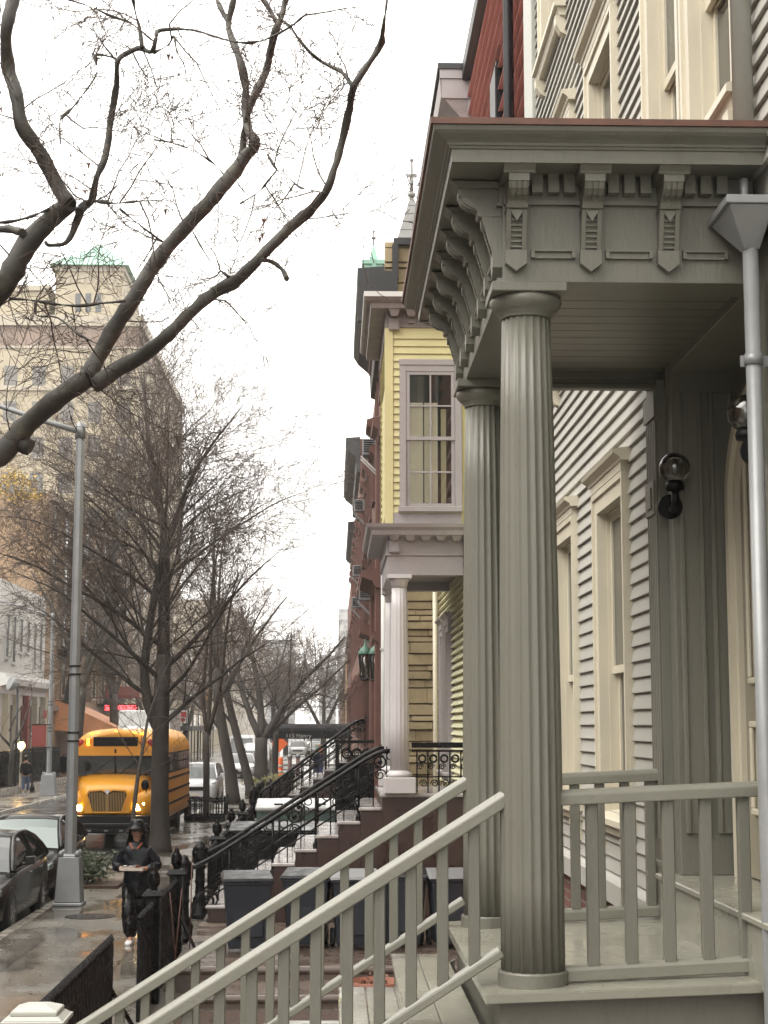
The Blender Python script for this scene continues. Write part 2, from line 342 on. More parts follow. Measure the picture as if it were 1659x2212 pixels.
def air(name, col, dens):
    m = bpy.data.materials.new(name); m.use_nodes = True; nt = m.node_tree; nt.nodes.clear()
    o = _n(nt, 'ShaderNodeOutputMaterial'); v = _n(nt, 'ShaderNodeVolumePrincipled'); v.inputs['Color'].default_value = (*col,1); v.inputs['Density'].default_value = dens; v.inputs['Anisotropy'].default_value = .2
    nt.links.new(v.outputs[0], o.inputs['Volume']); return m
M['haze'] = air('misty_air', (.97,.97,.97), .00042)
# ================================================================== ground and street
gm = MB(); gm.add([(-1500,-60,-.16),(1500,-60,-.16),(1500,3000,-.16),(-1500,3000,-.16)], [(0,1,2,3)])
struct(gm.build('ground', M['ground']))
def road_z(u, v):
    x = -12.35 + u*7.2; y = -10 + v*330
    return (x, y, -.145 + .04*(1-(2*u-1)**2))
struct(MB().grid(road_z, 9, 60).build('road', M['asphalt']))
struct(MB().box(-40, -12.6, 124, 137, -.156, -.150).box(-5, 30, 124, 137, -.156, -.150).build('cross_road', M['asphalt']))
struct(MB().box(-5.0, 14, -8, 122.5, -.2, 0).build('sidewalk', M['pave']))
struct(MB().box(-17.5, -12.55, -8, 122.5, -.2, 0).build('pavement', M['pave2']))
struct(MB().box(-17.5, -12.55, 138, 300, -.2, 0).box(-5.0, 14, 138, 300, -.2, 0).build('pavement_beyond', M['pave2']))
kb = MB()
for i in range(66):
    y = -8 + i*2.0
    if y < 122: kb.box(-5.17, -5.0, y, y+1.985, -.2, .006+random.uniform(-.004,.004))
struct(kb.build('kerb', M['kerb'], bevel=.012))
kb = MB()
for i in range(66):
    y = -8 + i*2.0
    if y < 122: kb.box(-12.55, -12.38, y, y+1.985, -.2, .006+random.uniform(-.004,.004))
struct(kb.build('kerb_across', M['kerb'], bevel=.012))
# raised stone forecourt between the two stoops, with two rounded steps down towards the near house
def nosed(mb, x0, x1, y0, y1, z0, z1, r=.05):
    pts = [(y1, z0), (y0+r*.6, z0), (y0+r*.6, z1-2*r)] + [(y0+r-r*math.cos(R(a))*1.0, z1-r+r*math.sin(R(a))) for a in (-60,-30,0,30,60,90)] + [(y1, z1)]
    mb.prism(pts, 'x', x0, x1)
fc = MB(); nosed(fc, -1.95, 1.9, 20.5, 31.5, 0, .31); struct(fc.build('forecourt', M['court']))
fc = MB(); nosed(fc, -1.6, 1.9, 19.35, 20.52, 0, .15, .045); struct(fc.build('forecourt_step', M['court']))
# manholes
for (x, y, r) in ((-4.1, 28.6, .42), (-3.75, 31.9, .36), (-13.2, 72, .4)):
    o = MB().lathe([(r, 0), (r, .006), (r*.86, .007), (r*.84, .004), (.01, .004)], x, y, 24).build('manhole_cover', M['iron'])
    tag(o, {-4.1:'iron manhole cover in the wet sidewalk nearer than the lamp post base', -3.75:'iron manhole cover in the wet sidewalk just past the lamp post base'}.get(x, 'dark manhole cover in the pavement across the street'), 'manhole cover', 'manhole covers')

# ================================================================== wall building helpers
class WB(MB):
    """boxes in wall coordinates: u along the wall, v out of it, z up"""
    def __init__(s, face, p): super().__init__(); s.face = face; s.p = p
    def P(s, u, v, z):
        return {'-x': (s.p - v, u, z), '+x': (s.p + v, u, z), '-y': (u, s.p - v, z)}[s.face]
    def bx(s, u0, u1, v0, v1, z0, z1):
        a = s.P(u0, v0, z0); b = s.P(u1, v1, z1); return s.box(a[0], b[0], a[1], b[1], z0, z1)
    def prof(s, pts, u0, u1):
        """pts (v,z) swept along u"""
        n = len(pts); vs = [s.P(u0, v, z) for v, z in pts] + [s.P(u1, v, z) for v, z in pts]
        s.add(vs, [tuple(range(n)), tuple(range(2*n-1, n-1, -1))] + [(i, (i+1)%n, n+(i+1)%n, n+i) for i in range(n)]); return s
    def out(s, pts, v0, v1):
        """outline (u,z) extruded out of the wall"""
        n = len(pts); vs = [s.P(u, v0, z) for u, z in pts] + [s.P(u, v1, z) for u, z in pts]
        s.add(vs, [tuple(range(n)), tuple(range(2*n-1, n-1, -1))] + [(i, (i+1)%n, n+(i+1)%n, n+i) for i in range(n)]); return s
def clap(wb, u0, u1, z0, z1, pitch, holes=(), d=.026, jit=.0015, bow=.0):
    rnd = random.Random(int(u0*100+z0*7))
    k = int(round((z1-z0)/pitch))
    for i in range(k):
        za = z0 + i*pitch; zb = za + pitch; zc = (za+zb)/2
        segs = [(u0, u1)]
        for (a, b, c, e) in holes:
            if c < zc < e:
                ns = []
                for (p, q) in segs:
                    if b <= p or a >= q: ns.append((p, q)); continue
                    if a > p: ns.append((p, a))
                    if b < q: ns.append((b, q))
                segs = ns
        for (p, q) in segs:
            cut = [p]
            while q - cut[-1] > 4.2: cut.append(cut[-1] + rnd.uniform(2.0, 3.6))
            cut.append(q)
            for j in range(len(cut)-1):
                dd = d + rnd.uniform(-jit, jit); dz = rnd.uniform(-.002, .002)
                wb.prof([(0, za+dz), (dd, za+dz), (dd, za+.006+dz), (.003, zb+.004), (0, zb+.004)], cut[j]+.0012, cut[j+1]-.0012)
def window(parent, face, p, u0, u1, z0, z1, cas, pane, cw=.13, v=.045, deep=.10, meet=.5, mv=1, mh=0, crown=0, sill=1, sashm=None, rail=.05, name='window', sub=True, brackets=False):
    """a sash window: casing (the window itself) with sash, pane, sill and head as sub-parts"""
    sashm = sashm or cas
    b = WB(face, p)
    b.bx(u0, u0+cw, -.02, v, z0, z1).bx(u1-cw, u1, -.02, v, z0, z1).bx(u0+cw, u1-cw, -.02, v, z1-cw, z1)
    b.bx(u0+.004, u0+cw*.3, v, v+.018, z0, z1-.004).bx(u1-cw*.3, u1-.004, v, v+.018, z0, z1-.004).bx(u0+cw*.3, u1-cw*.3, v, v+.018, z1-cw*.3, z1-.004)
    a, c = u0+cw, u1-cw; t = z1-cw
    b.bx(a-.02, a+.012, -deep-.03, -.02, z0, t).bx(c-.012, c+.02, -deep-.03, -.02, z0, t).bx(a, c, -deep-.03, -.02, t-.012, t+.02)
    w_ = b.build(name, cas, parent)
    if not sub: return w_
    a += .012; c -= .012; t -= .012
    zm = z0 + (t-z0)*meet
    for (za, zb, dv) in ((zm-rail/2, t, -.045), (z0, zm+rail/2, -.085)):
        q = WB(face, p)
        q.bx(a, a+rail, dv-.03, dv, za, zb).bx(c-rail, c, dv-.03, dv, za, zb).bx(a+rail, c-rail, dv-.03, dv, zb-rail, zb).bx(a+rail, c-rail, dv-.03, dv, za, za+rail*1.1)
        for i in range(mv):
            m = a + (c-a)*(i+1)/(mv+1); q.bx(m-.011, m+.011, dv-.028, dv-.004, za+rail*1.1, zb-rail)
        for i in range(mh):
            m = za + (zb-za)*(i+1)/(mh+1); q.bx(a+rail, c-rail, dv-.026, dv-.006, m-.011, m+.011)
        q.build('sash', sashm, w_)
        WB(face, p).bx(a+rail*.6, c-rail*.6, dv-.018, dv-.014, za+rail*.6, zb-rail*.6).build('pane', pane, w_)
    if sill:
        q = WB(face, p); q.prof([(-.1, z0-.06), (v+.07, z0-.06), (v+.07, z0-.02), (v+.05, z0-.012), (-.1, z0+.012)], u0-.04, u1+.04)
        q.prof([(0, z0-.13), (v+.02, z0-.13), (v+.045, z0-.06), (0, z0-.06)], u0-.01, u1+.01)
        if brackets:
            for uu in (u0+.06, u1-.06): q.prof([(0, z0-.30), (v+.01, z0-.27), (v+.05, z0-.2), (v+.055, z0-.13), (0, z0-.13)], uu-.05, uu+.05)
        q.build('sill', cas, w_)
    if crown:
        q = WB(face, p); h = crown
        q.bx(u0+.01, u1-.01, 0, v+.02, z1+.001, z1+h*.45)
        q.prof([(0, z1+h*.45), (v+.03, z1+h*.45), (v+.035, z1+h*.6), (v+.075, z1+h*.8), (v+.085, z1+h), (0, z1+h+.02)], u0-.05, u1+.05)
        q.build('window_head', cas, w_)
    return w_

# ================================================================== the grey clapboard house with its porch
XW = 1.94
gh = thing('grey_house', 'grey clapboard house with cream window trim and a grey-green columned porch', 'house', (3.0, 8.4, 0))
holes = [(10.65,11.95,2.6,5.0), (12.95,14.2,2.6,5.0), (10.75,12.0,6.2,8.28), (12.75,14.0,6.2,8.28), (8.63,9.72,6.2,8.6), (7.4,8.6,6.2,8.6), (13.2,14.7,9.2,11.2), (7.0,9.7,2.0,5.75)]
sb = WB('-x', XW); clap(sb, 4.2, 15.25, 2.2, 13.7, .1, holes); sb.build('siding', M['siding'], gh)
B(2.34, 11, 4.2, 15.85, 0, 13.7).box(2.06, 2.34, 4.2, 7.2, .02, 13.68).box(2.06, 2.34, 9.45, 15.85, .02, 13.68).box(2.06,2.34,7.2,9.45,5.4,13.68).box(1.945, 2.06, 15.25, 15.85, 2, 13.68).build('wall', M['siding'], gh)
wl = WB('-x', 1.945)   # sheathing between the boards and the openings
def sheath(mb, u0, u1, z0, z1, holes):
    us = sorted({u0, u1, *[h[0] for h in holes], *[h[1] for h in holes]}); zs = sorted({z0, z1, *[h[2] for h in holes], *[h[3] for h in holes]})
    for i in range(len(us)-1):
        for j in range(len(zs)-1):
            uc = (us[i]+us[i+1])/2; zc = (zs[j]+zs[j+1])/2
            if u0 <= uc <= u1 and z0 <= zc <= z1 and not any(h[0] < uc < h[1] and h[2] < zc < h[3] for h in holes):
                mb.bx(us[i], us[i+1], -.114, 0, zs[j], zs[j+1])
sheath(wl, 4.2, 15.25, 2.1, 13.68, holes[:-1] + [(7.0,9.7,2.1,5.5)]); wl.build('sheathing', M['siding'], gh)
B(1.885, 1.945, 15.27, 15.9, 2.0, 13.7).build('corner_board', M['pale_trim'], gh, .006)
B(2.0, 2.05, 4.2, 15.85, 0, 2.1).build('foundation', M['foundation'], gh)
WB('-x', XW).prof([(0, 2.0), (.06, 2.0), (.06, 2.14), (.045, 2.16), (0, 2.2)], 9.9, 15.9).build('water_table', M['siding'], gh)
B(1.6, 11.2, 4.2, 16.05, 13.7, 14.1).build('roof', M['cream'], gh)
for (a, b, c, d, _cr) in ((10.65,11.95,2.6,4.86,.13), (12.95,14.2,2.6,4.86,.13), (10.75,12.0,6.2,8.13,.14), (12.75,14.0,6.2,8.13,.14), (8.63,9.72,6.2,8.46,.14), (7.4,8.6,6.2,8.46,.14), (13.2,14.7,9.25,11.1,.1)):
    window(gh, '-x', XW, a, b, c, d, M['cream'], M['pane'], cw=.15, v=.05, meet=.47 if c < 3 else .4, mv=1, crown=_cr, brackets=True)
# ---- porch
PX, PY0, PY1 = .765, 7.35, 9.82           # outer faces of the entablature
CXc, CY0, CY1 = .885, 7.5, 9.65           # columns
TILT = .035
def dz(x): return (x - .885) * TILT
for i, cy in enumerate((CY0, CY1)):
    c = MB()
    shaft = [(.144, 2.125), (.1435, 2.5), (.141, 3.2), (.134, 3.9), (.124, 4.6), (.113, 5.082)]
    c.lathe(shaft, CXc, cy, 160, True, 20, .075, .07)
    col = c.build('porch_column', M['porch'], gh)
    MB().lathe([(.156, 2.055), (.156, 2.118), (.152, 2.124), (.10, 2.128)], CXc, cy, 56, False).build('column_base', M['porch'], col)
    k = MB().lathe([(.116, 5.068), (.119, 5.074), (.119, 5.082), (.126, 5.086), (.126, 5.094), (.140, 5.102), (.162, 5.126), (.168, 5.148), (.162, 5.166)], CXc, cy, 48)
    k.build('column_capital', M['porch'], col)
    B(CXc-.172, CXc+.172, cy-.172, cy+.172, 5.166, 5.212).build('abacus', M['porch'], col, .004)
e = MB()
e.box(PX, 1.93, PY0, PY0+.24, 5.212, 5.70).box(PX, PX+.24, PY0+.24, PY1-.24, 5.212, 5.70).box(PX, 1.93, PY1-.24, PY1, 5.212, 5.70)
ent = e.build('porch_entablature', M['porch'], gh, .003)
def bracket(face, p, u):
    b = WB(face, p); w2 = .046
    b.prof([(0,5.692),(.235,5.692),(.21,5.672),(.205,5.662),(0,5.662)], u-w2*1.55, u+w2*1.55)         # flared cap
    b.prof([(0,5.662),(.20,5.662),(.20,5.628),(0,5.628)], u-w2, u+w2)
    b.prof([(0,5.628),(.192,5.628),(.178,5.60),(.152,5.580),(.125,5.570),(.112,5.558),(.108,5.546),(0,5.546)], u-w2*.96, u+w2*.96)
    for q in (-.026, 0, .026): b.prof([(.1,5.626),(.199,5.626),(.185,5.597),(.156,5.574),(.12,5.564),(.1,5.564)], u+q-.007, u+q+.007)
    b.prof([(0,5.546),(.115,5.546),(.108,5.530),(0,5.530)], u-w2*1.05, u+w2*1.05)
    b.prof([(0,5.530),(.078,5.530),(.028,5.352),(0,5.352)], u-w2*.95, u+w2*.95)
    for q in (-1, 1): b.prof([(.05,5.530),(.094,5.530),(.042,5.352),(.01,5.352)], u+q*w2*.78-.010, u+q*w2*.78+.010)
    for i in range(7):
        z = 5.362 + i*.0235; v = .028 + (z-5.352)/.178*.05
        b.prof([(v-.01,z),(v+.014,z),(v+.010,z+.010),(v-.01,z+.010)], u-.03, u+.03)
    b.out([(u-.033,5.528),(u+.033,5.528),(u,5.472)], .05, .094)
    b.out([(u-.049,5.352),(u+.049,5.352),(u+.049,5.29),(u,5.253),(u-.049,5.29)], 0, .044)
    b.build('bracket', M['porch'], ent)
near_b = (.822, 1.165, 1.522); front_b = [7.43 + i*.386 for i in range(7)]
for u in near_b: bracket('-y', PY0, u)
for u in front_b: bracket('-x', PX, u)
def rest(face, p, us, lo, hi, extra):
    d = WB(face, p); d.bx(lo, hi, 0, .016, 5.588, 5.70); d.bx(lo, hi, 0, .024, 5.572, 5.590)
    st = MB.__new__(WB); WB.__init__(st, face, p)
    pts = sorted(us)
    ends = [lo - .2] + pts + [hi + .2]
    for i in range(len(ends)-1):
        a = max(lo, ends[i]+.058); b = min(hi-.1 if extra else hi, ends[i+1]-.058)
        if b - a < .05: continue
        st.prof([(0,5.320),(.018,5.320),(.018,5.345),(.034,5.350),(.034,5.358),(0,5.362)], a+.012, b-.012)
        st.bx(a+.012, a+.028, .018, .032, 5.320, 5.358); st.bx(b-.028, b-.012, .018, .032, 5.320, 5.358)
        n = int((b-a)/.074); off = ((b-a) - n*.074 + .024)/2
        for k in range(n): d.bx(a+off+k*.074, a+off+k*.074+.05, .016, .075, 5.614, 5.70)
    d.build('dentil_band', M['porch'], ent); st.build('frieze_moulding', M['porch'], ent)
rest('-y', PY0, near_b, .77, 1.91, True); rest('-x', PX, front_b, 7.35, 9.8, False)
def swept(prof, x1=1.925):
    m = MB(); n = len(prof)
    rings = []
    for v, z in prof: rings.append([(x1, PY0-v, z), (PX-v, PY0-v, z), (PX-v, PY1+v, z), (x1, PY1+v, z)])
    vs = [p for r in rings for p in r]; fs = []
    for i in range(n):
        j = (i+1) % n
        for k in range(3): fs.append((i*4+k, i*4+k+1, j*4+k+1, j*4+k))
    fs.append(tuple(i*4 for i in range(n))); fs.append(tuple(i*4+3 for i in range(n))[::-1])
    m.add(vs, fs); return m
swept([(-.1,5.70),(.235,5.70),(.235,5.692),(.25,5.692),(.25,5.75),(.258,5.752),(.262,5.762),(.27,5.764),(.274,5.775),(.292,5.787),(.318,5.800),(.333,5.812),(.338,5.826),(.338,5.832),(-.1,5.832)]).build('porch_cornice', M['porch'], gh)
rf = swept([(-.1,5.833),(.35,5.833),(.35,5.862),(.1,5.90),(-.1,5.90)]); rf.box(PX+.08, 1.925, PY0+.08, PY1-.08, 5.86, 5.905); rf.build('porch_roof', M['copper'], gh)
cl = MB()
for i in range(13):
    y = PY0+.25 + i*.155; cl.box(PX+.245, 1.94, y, y+.146, 5.272, 5.3)
cl.box(PX+.24, 1.96, PY0+.24, PY1-.24, 5.302, 5.32)
for (a, b, c, d) in ((PX+.24, 1.93, PY0+.24, PY0+.275), (PX+.24, 1.93, PY1-.275, PY1-.24), (PX+.24, PX+.275, PY0+.275, PY1-.275)): cl.box(a, b, c, d, 5.235, 5.271)
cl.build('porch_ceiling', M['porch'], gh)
B(1.0, 1.93, PY1-.25, PY1-.205, 5.175, 5.211).build('beam_moulding', M['porch'], gh, .008)
# deck, skirt, stair
dk = MB()
x0, x1, y0, y1 = .655, 1.95, 7.27, 9.93
nb = 18
for i in range(nb):
    a = y0 + (y1-y0)*i/nb; b = y0 + (y1-y0)*(i+1)/nb - .003
    dk.hexa([(x0,a,2.02+dz(x0)),(x1,a,2.02+dz(x1)),(x1,b,2.02+dz(x1)),(x0,b,2.02+dz(x0)),(x0,a,2.062+dz(x0)),(x1,a,2.062+dz(x1)),(x1,b,2.062+dz(x1)),(x0,b,2.062+dz(x0))])
dk.hexa([(x0-.002,y0-.01,2.025+dz(x0)),(x1,y0-.01,2.025+dz(x1)),(x1,y0-.001,2.025+dz(x1)),(x0-.002,y0-.001,2.025+dz(x0)),(x0-.002,y0-.01,2.058+dz(x0)),(x1,y0-.01,2.058+dz(x1)),(x1,y0-.001,2.058+dz(x1)),(x0-.002,y0-.001,2.058+dz(x0))])
dk.build('porch_deck', M['deck'], gh)
MB().hexa([(.72,7.34,0),(1.97,7.34,0),(1.97,7.4,0),(.72,7.4,0),(.72,7.34,2.011),(1.97,7.34,2.055),(1.97,7.4,2.055),(.72,7.4,2.011)]).box(.72, 1.97, 9.8, 9.86, 0, 1.998).box(.72, .78, 7.4, 9.8, 0, 1.998).build('porch_base', M['porch'], gh)
MB().box(1.84, 2.9, 7.0, 9.45, 2.06, 2.34).box(1.815, 2.9, 6.98, 9.47, 2.34, 2.372).build('door_step', M['deck'], gh, .006)
st = None
sm = MB().box(-2.5, .70, 7.42, 7.47, 0.0, 0.25)
stair = sm.build('stair', M['porch'], gh)
for i in range(10):
    xr = .655 - i*.3; z = 1.885 - i*.186
    t = MB().box(xr-.325, xr-.172, 7.36, 9.82, z-.032, z).box(xr-.168, xr-.001, 7.36, 9.82, z-.032, z-.001).box(xr-.305, xr-.285, 7.40, 9.78, max(0, z-.19), z-.033)
    t.build('step', M['deck'], stair, .006)
for yy in (7.40, 9.76):
    n = 10
    MB().prism([(.70, 1.86), (.70, 1.55), (.40, 1.3), (-2.3, -.0), (-2.55, 0), (-2.3, .04)], 'y', yy, yy+.035).build('stringer', M['porch'], stair)
# railings: stair rails down to the newels, level rails on the two porch sides
def hand(mb, p, q, w=.085, h=.06):
    """hand rail: a bar with an eased top"""
    p = Vector(p); q = Vector(q); d = (q-p).normalized(); a = d.cross(Vector((0,0,1))).normalized(); b = a.cross(d)
    pr = [(-.5,-.5),(.5,-.5),(.5,.2),(.32,.44),(0,.52),(-.32,.44),(-.5,.2)]
    n = len(pr); vs = [p+a*(u*w)+b*(v*h) for u, v in pr] + [q+a*(u*w)+b*(v*h) for u, v in pr]
    mb.add(vs, [tuple(range(n))[::-1], tuple(range(n, 2*n))] + [(i, (i+1)%n, n+(i+1)%n, n+i) for i in range(n)])
for yy, tag_ in ((CY0, 'near'), (CY1, 'far')):
    sl = .626; xt, zt = .775, 2.885; xe = -1.56
    def zr(x): return zt + (x-xt)*sl
    r_ = MB(); hand(r_, (xt, yy, zt-.005), (xe, yy, zr(xe)-.005), .085, .07)
    rail_ = r_.build('stair_railing', M['porch_hi'], gh, .006, 2)
    b_ = MB(); hand(b_, (xt-.03, yy, zr(xt-.03)-.66), (xe, yy, zr(xe)-.66), .06, .05); b_.build('bottom_rail', M['porch_hi'], rail_, .005)
    n = 17
    for i in range(n):
        x = .625 - i*.1405
        if x < xe+.05: break
        q = MB(); s_ = .0255
        q.hexa([(x-s_,yy-.021,zr(x-s_)-.655),(x+s_,yy-.021,zr(x+s_)-.655),(x+s_,yy+.021,zr(x+s_)-.655),(x-s_,yy+.021,zr(x-s_)-.655),
                (x-s_,yy-.021,zr(x-s_)-.03),(x+s_,yy-.021,zr(x+s_)-.03),(x+s_,yy+.021,zr(x+s_)-.03),(x-s_,yy+.021,zr(x-s_)-.03)])
        q.build('baluster', M['porch'], rail_, .004)
    nx = -1.665
    nn = MB().box(nx-.105, nx+.105, yy-.105, yy+.105, .4, 1.508)
    nw = nn.build('newel_post', M['porch'], rail_, .006)
    c_ = MB().box(nx-.15, nx+.15, yy-.15, yy+.15, 1.44, 1.475).frustum(nx, yy, 1.475, 1.50, .175, .175, .175, .175).frustum(nx, yy, 1.5005, 1.522, .165, .165, .135, .135).frustum(nx, yy, 1.5225, 1.545, .13, .13, .13, .13).frustum(nx, yy, 1.5455, 1.572, .13, .13, .06, .06)
    c_.v = [(a, b, c+.07) for a, b, c in c_.v]; c_.build('newel_cap', M['newel'], rail_, .004)
for yy, x0, x1, z0, n, sp, b0 in ((CY0, 1.02, 1.93, 2.905, 5, .171, 1.155), (CY1, 1.02, 1.93, 2.905, 5, .145, 1.245)):
    t2 = .045
    def zt2(x): return z0 + (x-1.02)*t2
    r_ = MB(); hand(r_, (x0-.02, yy, zt2(x0)-.03), (x1, yy, zt2(x1)-.03), .085, .068); rail_ = r_.build('porch_railing', M['porch_hi'], gh, .006, 2)
    b_ = MB(); hand(b_, (x0-.02, yy, 2.105+(x0-1.02)*.05), (x1, yy, 2.105+(x1-1.02)*.05), .06, .07); b_.build('bottom_rail', M['porch_hi'], rail_, .005)
    for i in range(n):
        x = b0 + i*sp; s_ = .027
        MB().box(x-s_, x+s_, yy-.022, yy+.022, 2.13+(x-1.02)*.05, zt2(x)-.055).build('baluster', M['porch'], rail_, .004)
# recessed entrance
ve = MB()
ve.box(1.93, 2.32, 9.30, 9.46, 2.372, 5.4).box(1.93, 2.32, 7.04, 7.30, 2.372, 5.4).box(1.93, 2.32, 7.30, 9.30, 5.22, 5.4).box(2.30, 2.36, 7.30, 9.30, 2.372, 5.219)
ve.box(1.96, 2.10, 9.285, 9.30, 2.6, 5.1).box(2.14, 2.28, 9.285, 9.30, 2.6, 5.1)
for xx in (1.975, 2.085, 2.155, 2.265): ve.box(xx-.012, xx+.012, 9.272, 9.285, 2.6, 5.1)
vp = ve.build('entrance_recess', M['porch'], gh, .004)
pl = MB().box(1.88, 1.94, 9.47, 9.78, 2.06, 5.21)
for i in range(6): pl.box(1.868, 1.88, 9.485+i*.05, 9.512+i*.05, 2.55, 4.98)
pl.box(1.862, 1.88, 9.46, 9.79, 2.06, 2.4).box(1.855, 1.88, 9.45, 9.80, 2.4, 2.43).box(1.86, 1.88, 9.46, 9.79, 4.99, 5.14).box(1.856, 1.88, 9.5, 9.75, 4.42, 4.62).box(1.846, 1.856, 9.55, 9.7, 4.46, 4.58)
pl.build('pilaster', M['porch'], gh, .003)
def arch(u0, u1, zs, rise, n=18):
    c = (u0+u1)/2; r = (u1-u0)/2
    return [(c + r*math.cos(math.pi*i/n), zs + rise*math.sin(math.pi*i/n)) for i in range(n+1)]
def arch_band(wb, u0, u1, z0, zs, rise, w_, v0, v1):
    o = [(u1, z0)] + arch(u0, u1, zs, rise) + [(u0, z0)]; i = [(u1-w_, z0)] + arch(u0+w_, u1-w_, zs, rise-w_) + [(u0+w_, z0)]
    for k in range(len(o)-1):
        a, b, c, d = o[k], o[k+1], i[k+1], i[k]
        wb.hexa([wb.P(*x) for x in ((a[0],v0,a[1]),(b[0],v0,b[1]),(c[0],v0,c[1]),(d[0],v0,d[1]),(a[0],v1,a[1]),(b[0],v1,b[1]),(c[0],v1,c[1]),(d[0],v1,d[1]))])
df = WB('-x', 2.30); arch_band(df, 7.42, 9.24, 2.372, 4.45, .62, .07, 0, .09); arch_band(df, 7.49, 9.17, 2.372, 4.45, .55, .05, 0, .06); df.build('door_frame', M['cream'], gh)
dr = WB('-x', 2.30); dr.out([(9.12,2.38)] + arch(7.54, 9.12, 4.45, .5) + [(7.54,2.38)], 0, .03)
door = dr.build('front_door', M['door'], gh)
dp = WB('-x', 2.27)
for (a, b) in ((8.40, 8.98), (7.66, 8.24)):
    for (c, d) in ((2.72, 3.22), (3.42, 4.7)):
        for (u0, u1, w0, w1) in ((a, b, c, c+.035), (a, b, d-.035, d), (a, a+.035, c+.035, d-.035), (b-.035, b, c+.035, d-.035)): dp.bx(u0, u1, 0, .022, w0, w1)
        dp.bx(a+.10, b-.10, 0, .012, c+.10, d-.10)
dp.build('door_panel', M['cream'], door, .006)
# rain hopper and downpipe
zp = MB().tube([(1.85,7.12,5.34),(1.85,7.12,2.3),(1.85,7.12,.1)], .035, 14)
pipe = zp.build('downpipe', M['zinc'], gh)
hp = MB().hexa([(1.815,7.09,5.30),(1.885,7.09,5.30),(1.885,7.15,5.30),(1.815,7.15,5.30),(1.722,6.97,5.47),(1.925,6.97,5.47),(1.925,7.32,5.47),(1.722,7.32,5.47)])
hp.box(1.711, 1.932, 6.958, 7.33, 5.471, 5.508); hp.tube([(1.85,7.2,5.5),(1.85,7.2,5.66)], .02, 8)
hp.build('rain_hopper', M['zinc'], pipe, .003)
MB().tube([(1.85,7.12,4.78),(1.85,7.12,4.83)], .041, 14).box(1.80, 1.93, 7.15, 7.165, 4.78, 4.83).build('pipe_strap', M['zinc'], pipe)
MB().tube([(1.862,7.22,5.91),(1.862,7.22,13.6)], .048, 14).tube([(1.862,7.22,7.4),(1.862,7.22,7.46)], .054, 14).build('upper_downpipe', M['pale_trim'], gh)
# globe lamps on both sides of the entrance
def globe_lamp(loc, sgn, label):
    t = thing('wall_lamp', label, 'wall lamp', loc, 'globe lamps of the entrance')
    g = MB().sphere((loc[0], loc[1], loc[2]), .088, 24, 16).build('lamp_globe', M['globe'], t)
    MB().sphere((loc[0], loc[1], loc[2]-.005), .03, 12, 8, 1, 1, 1.3).build('bulb', M['steel'], t)
    b = MB().lathe([(.05, loc[2]-.125), (.055, loc[2]-.10), (.048, loc[2]-.082), (.03, loc[2]-.07)], loc[0], loc[1], 16)
    b.tube([(loc[0], loc[1], loc[2]-.11), (loc[0], loc[1], loc[2]-.20), (loc[0], loc[1]+.05*sgn, loc[2]-.23), (loc[0], loc[1]+.16*sgn, loc[2]-.2)], .022, 10)
    b.tube([(loc[0], loc[1]+.135*sgn, loc[2]-.2), (loc[0], loc[1]+.165*sgn, loc[2]-.2)], .07, 20)
    b.build('lamp_bracket', M['black'], t)
    return t
globe_lamp((1.905, 9.12, 4.63), 1, 'clear globe wall lamp in full view on the far side of the entrance')
globe_lamp((1.90, 7.47, 4.63), -1, 'clear globe wall lamp half hidden behind the zinc downpipe')
# ================================================================== red shingled house
rh = thing('red_house', 'tall red shingled house rising behind the grey porch roof', 'house', (5, 19.6, 0))
B(2.02, 11, 15.9, 23.45, 0, 12.7).build('wall', M['red'], rh)
rs = WB('-x', 2.02); clap(rs, 15.92, 23.45, .6, 12.7, .275, [(19.0,19.75,8.4,11.2)], d=.085, jit=.004)
rs.build('shingles', M['red'], rh)
B(1.86, 2.4, 15.9, 23.55, 12.7, 12.95).build('eave', M['cornice_dk'], rh, .01)
w_ = WB('-x', 2.02).bx(19.02, 19.73, 0, .10, 8.4, 11.15).build('window', M['black'], rh)
WB('-x', 1.92).bx(19.05, 19.7, 0, .012, 8.45, 11.1).build('shutter', M['cornice_dk'], w_)
MB().tube([(1.85,17.0,12.6),(1.85,17.0,5.5)], .058, 12).build('downpipe', M['black'], rh)

# ================================================================== yellow house with the overhanging wing and white porch columns
yh = thing('yellow_house', 'yellow clapboard house with a windowed wing over a white-columned porch', 'house', (4, 27.5, 0))
B(2.04, 11, 23.5, 31.55, 0, 12.6).build('wall', M['yellow_skylit'], yh)
yw = WB('-x', 2.04); clap(yw, 23.55, 31.3, 2.2, 6.2, .12, [(27.9,29.0,2.3,5.0),(29.5,30.5,2.3,5.2)], d=.09, jit=.003); yw.build('facade_clapboards', M['yellow_skylit'], yh)
for (a, b) in ((27.9, 29.0), (29.5, 30.5)): window(yh, '-x', 2.0, a, b, 2.4, 4.95, M['lilac'], M['pane'], cw=.16, v=.07, crown=.14, brackets=False)
MB().tube([(1.9,31.2,.4),(1.9,31.2,6.2)], .05, 10).build('pale_downpipe', M['cream'], yh)
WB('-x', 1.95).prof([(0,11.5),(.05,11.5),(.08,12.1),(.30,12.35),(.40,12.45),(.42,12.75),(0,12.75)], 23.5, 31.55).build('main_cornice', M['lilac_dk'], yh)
ec = WB('-y', 23.5); ec.bx(1.53, 2.3, 0, .04, 12.72, 12.86); ec.bx(1.56, 2.1, 0, .02, 12.42, 12.715); ec.bx(1.95, 2.03, 0, .03, 10.5, 12.4); ec.build('cornice_return', M['lilac'], yh)
B(1.50, 2.5, 23.44, 31.55, 12.861, 12.95).build('roof', M['cornice_dk'], yh)
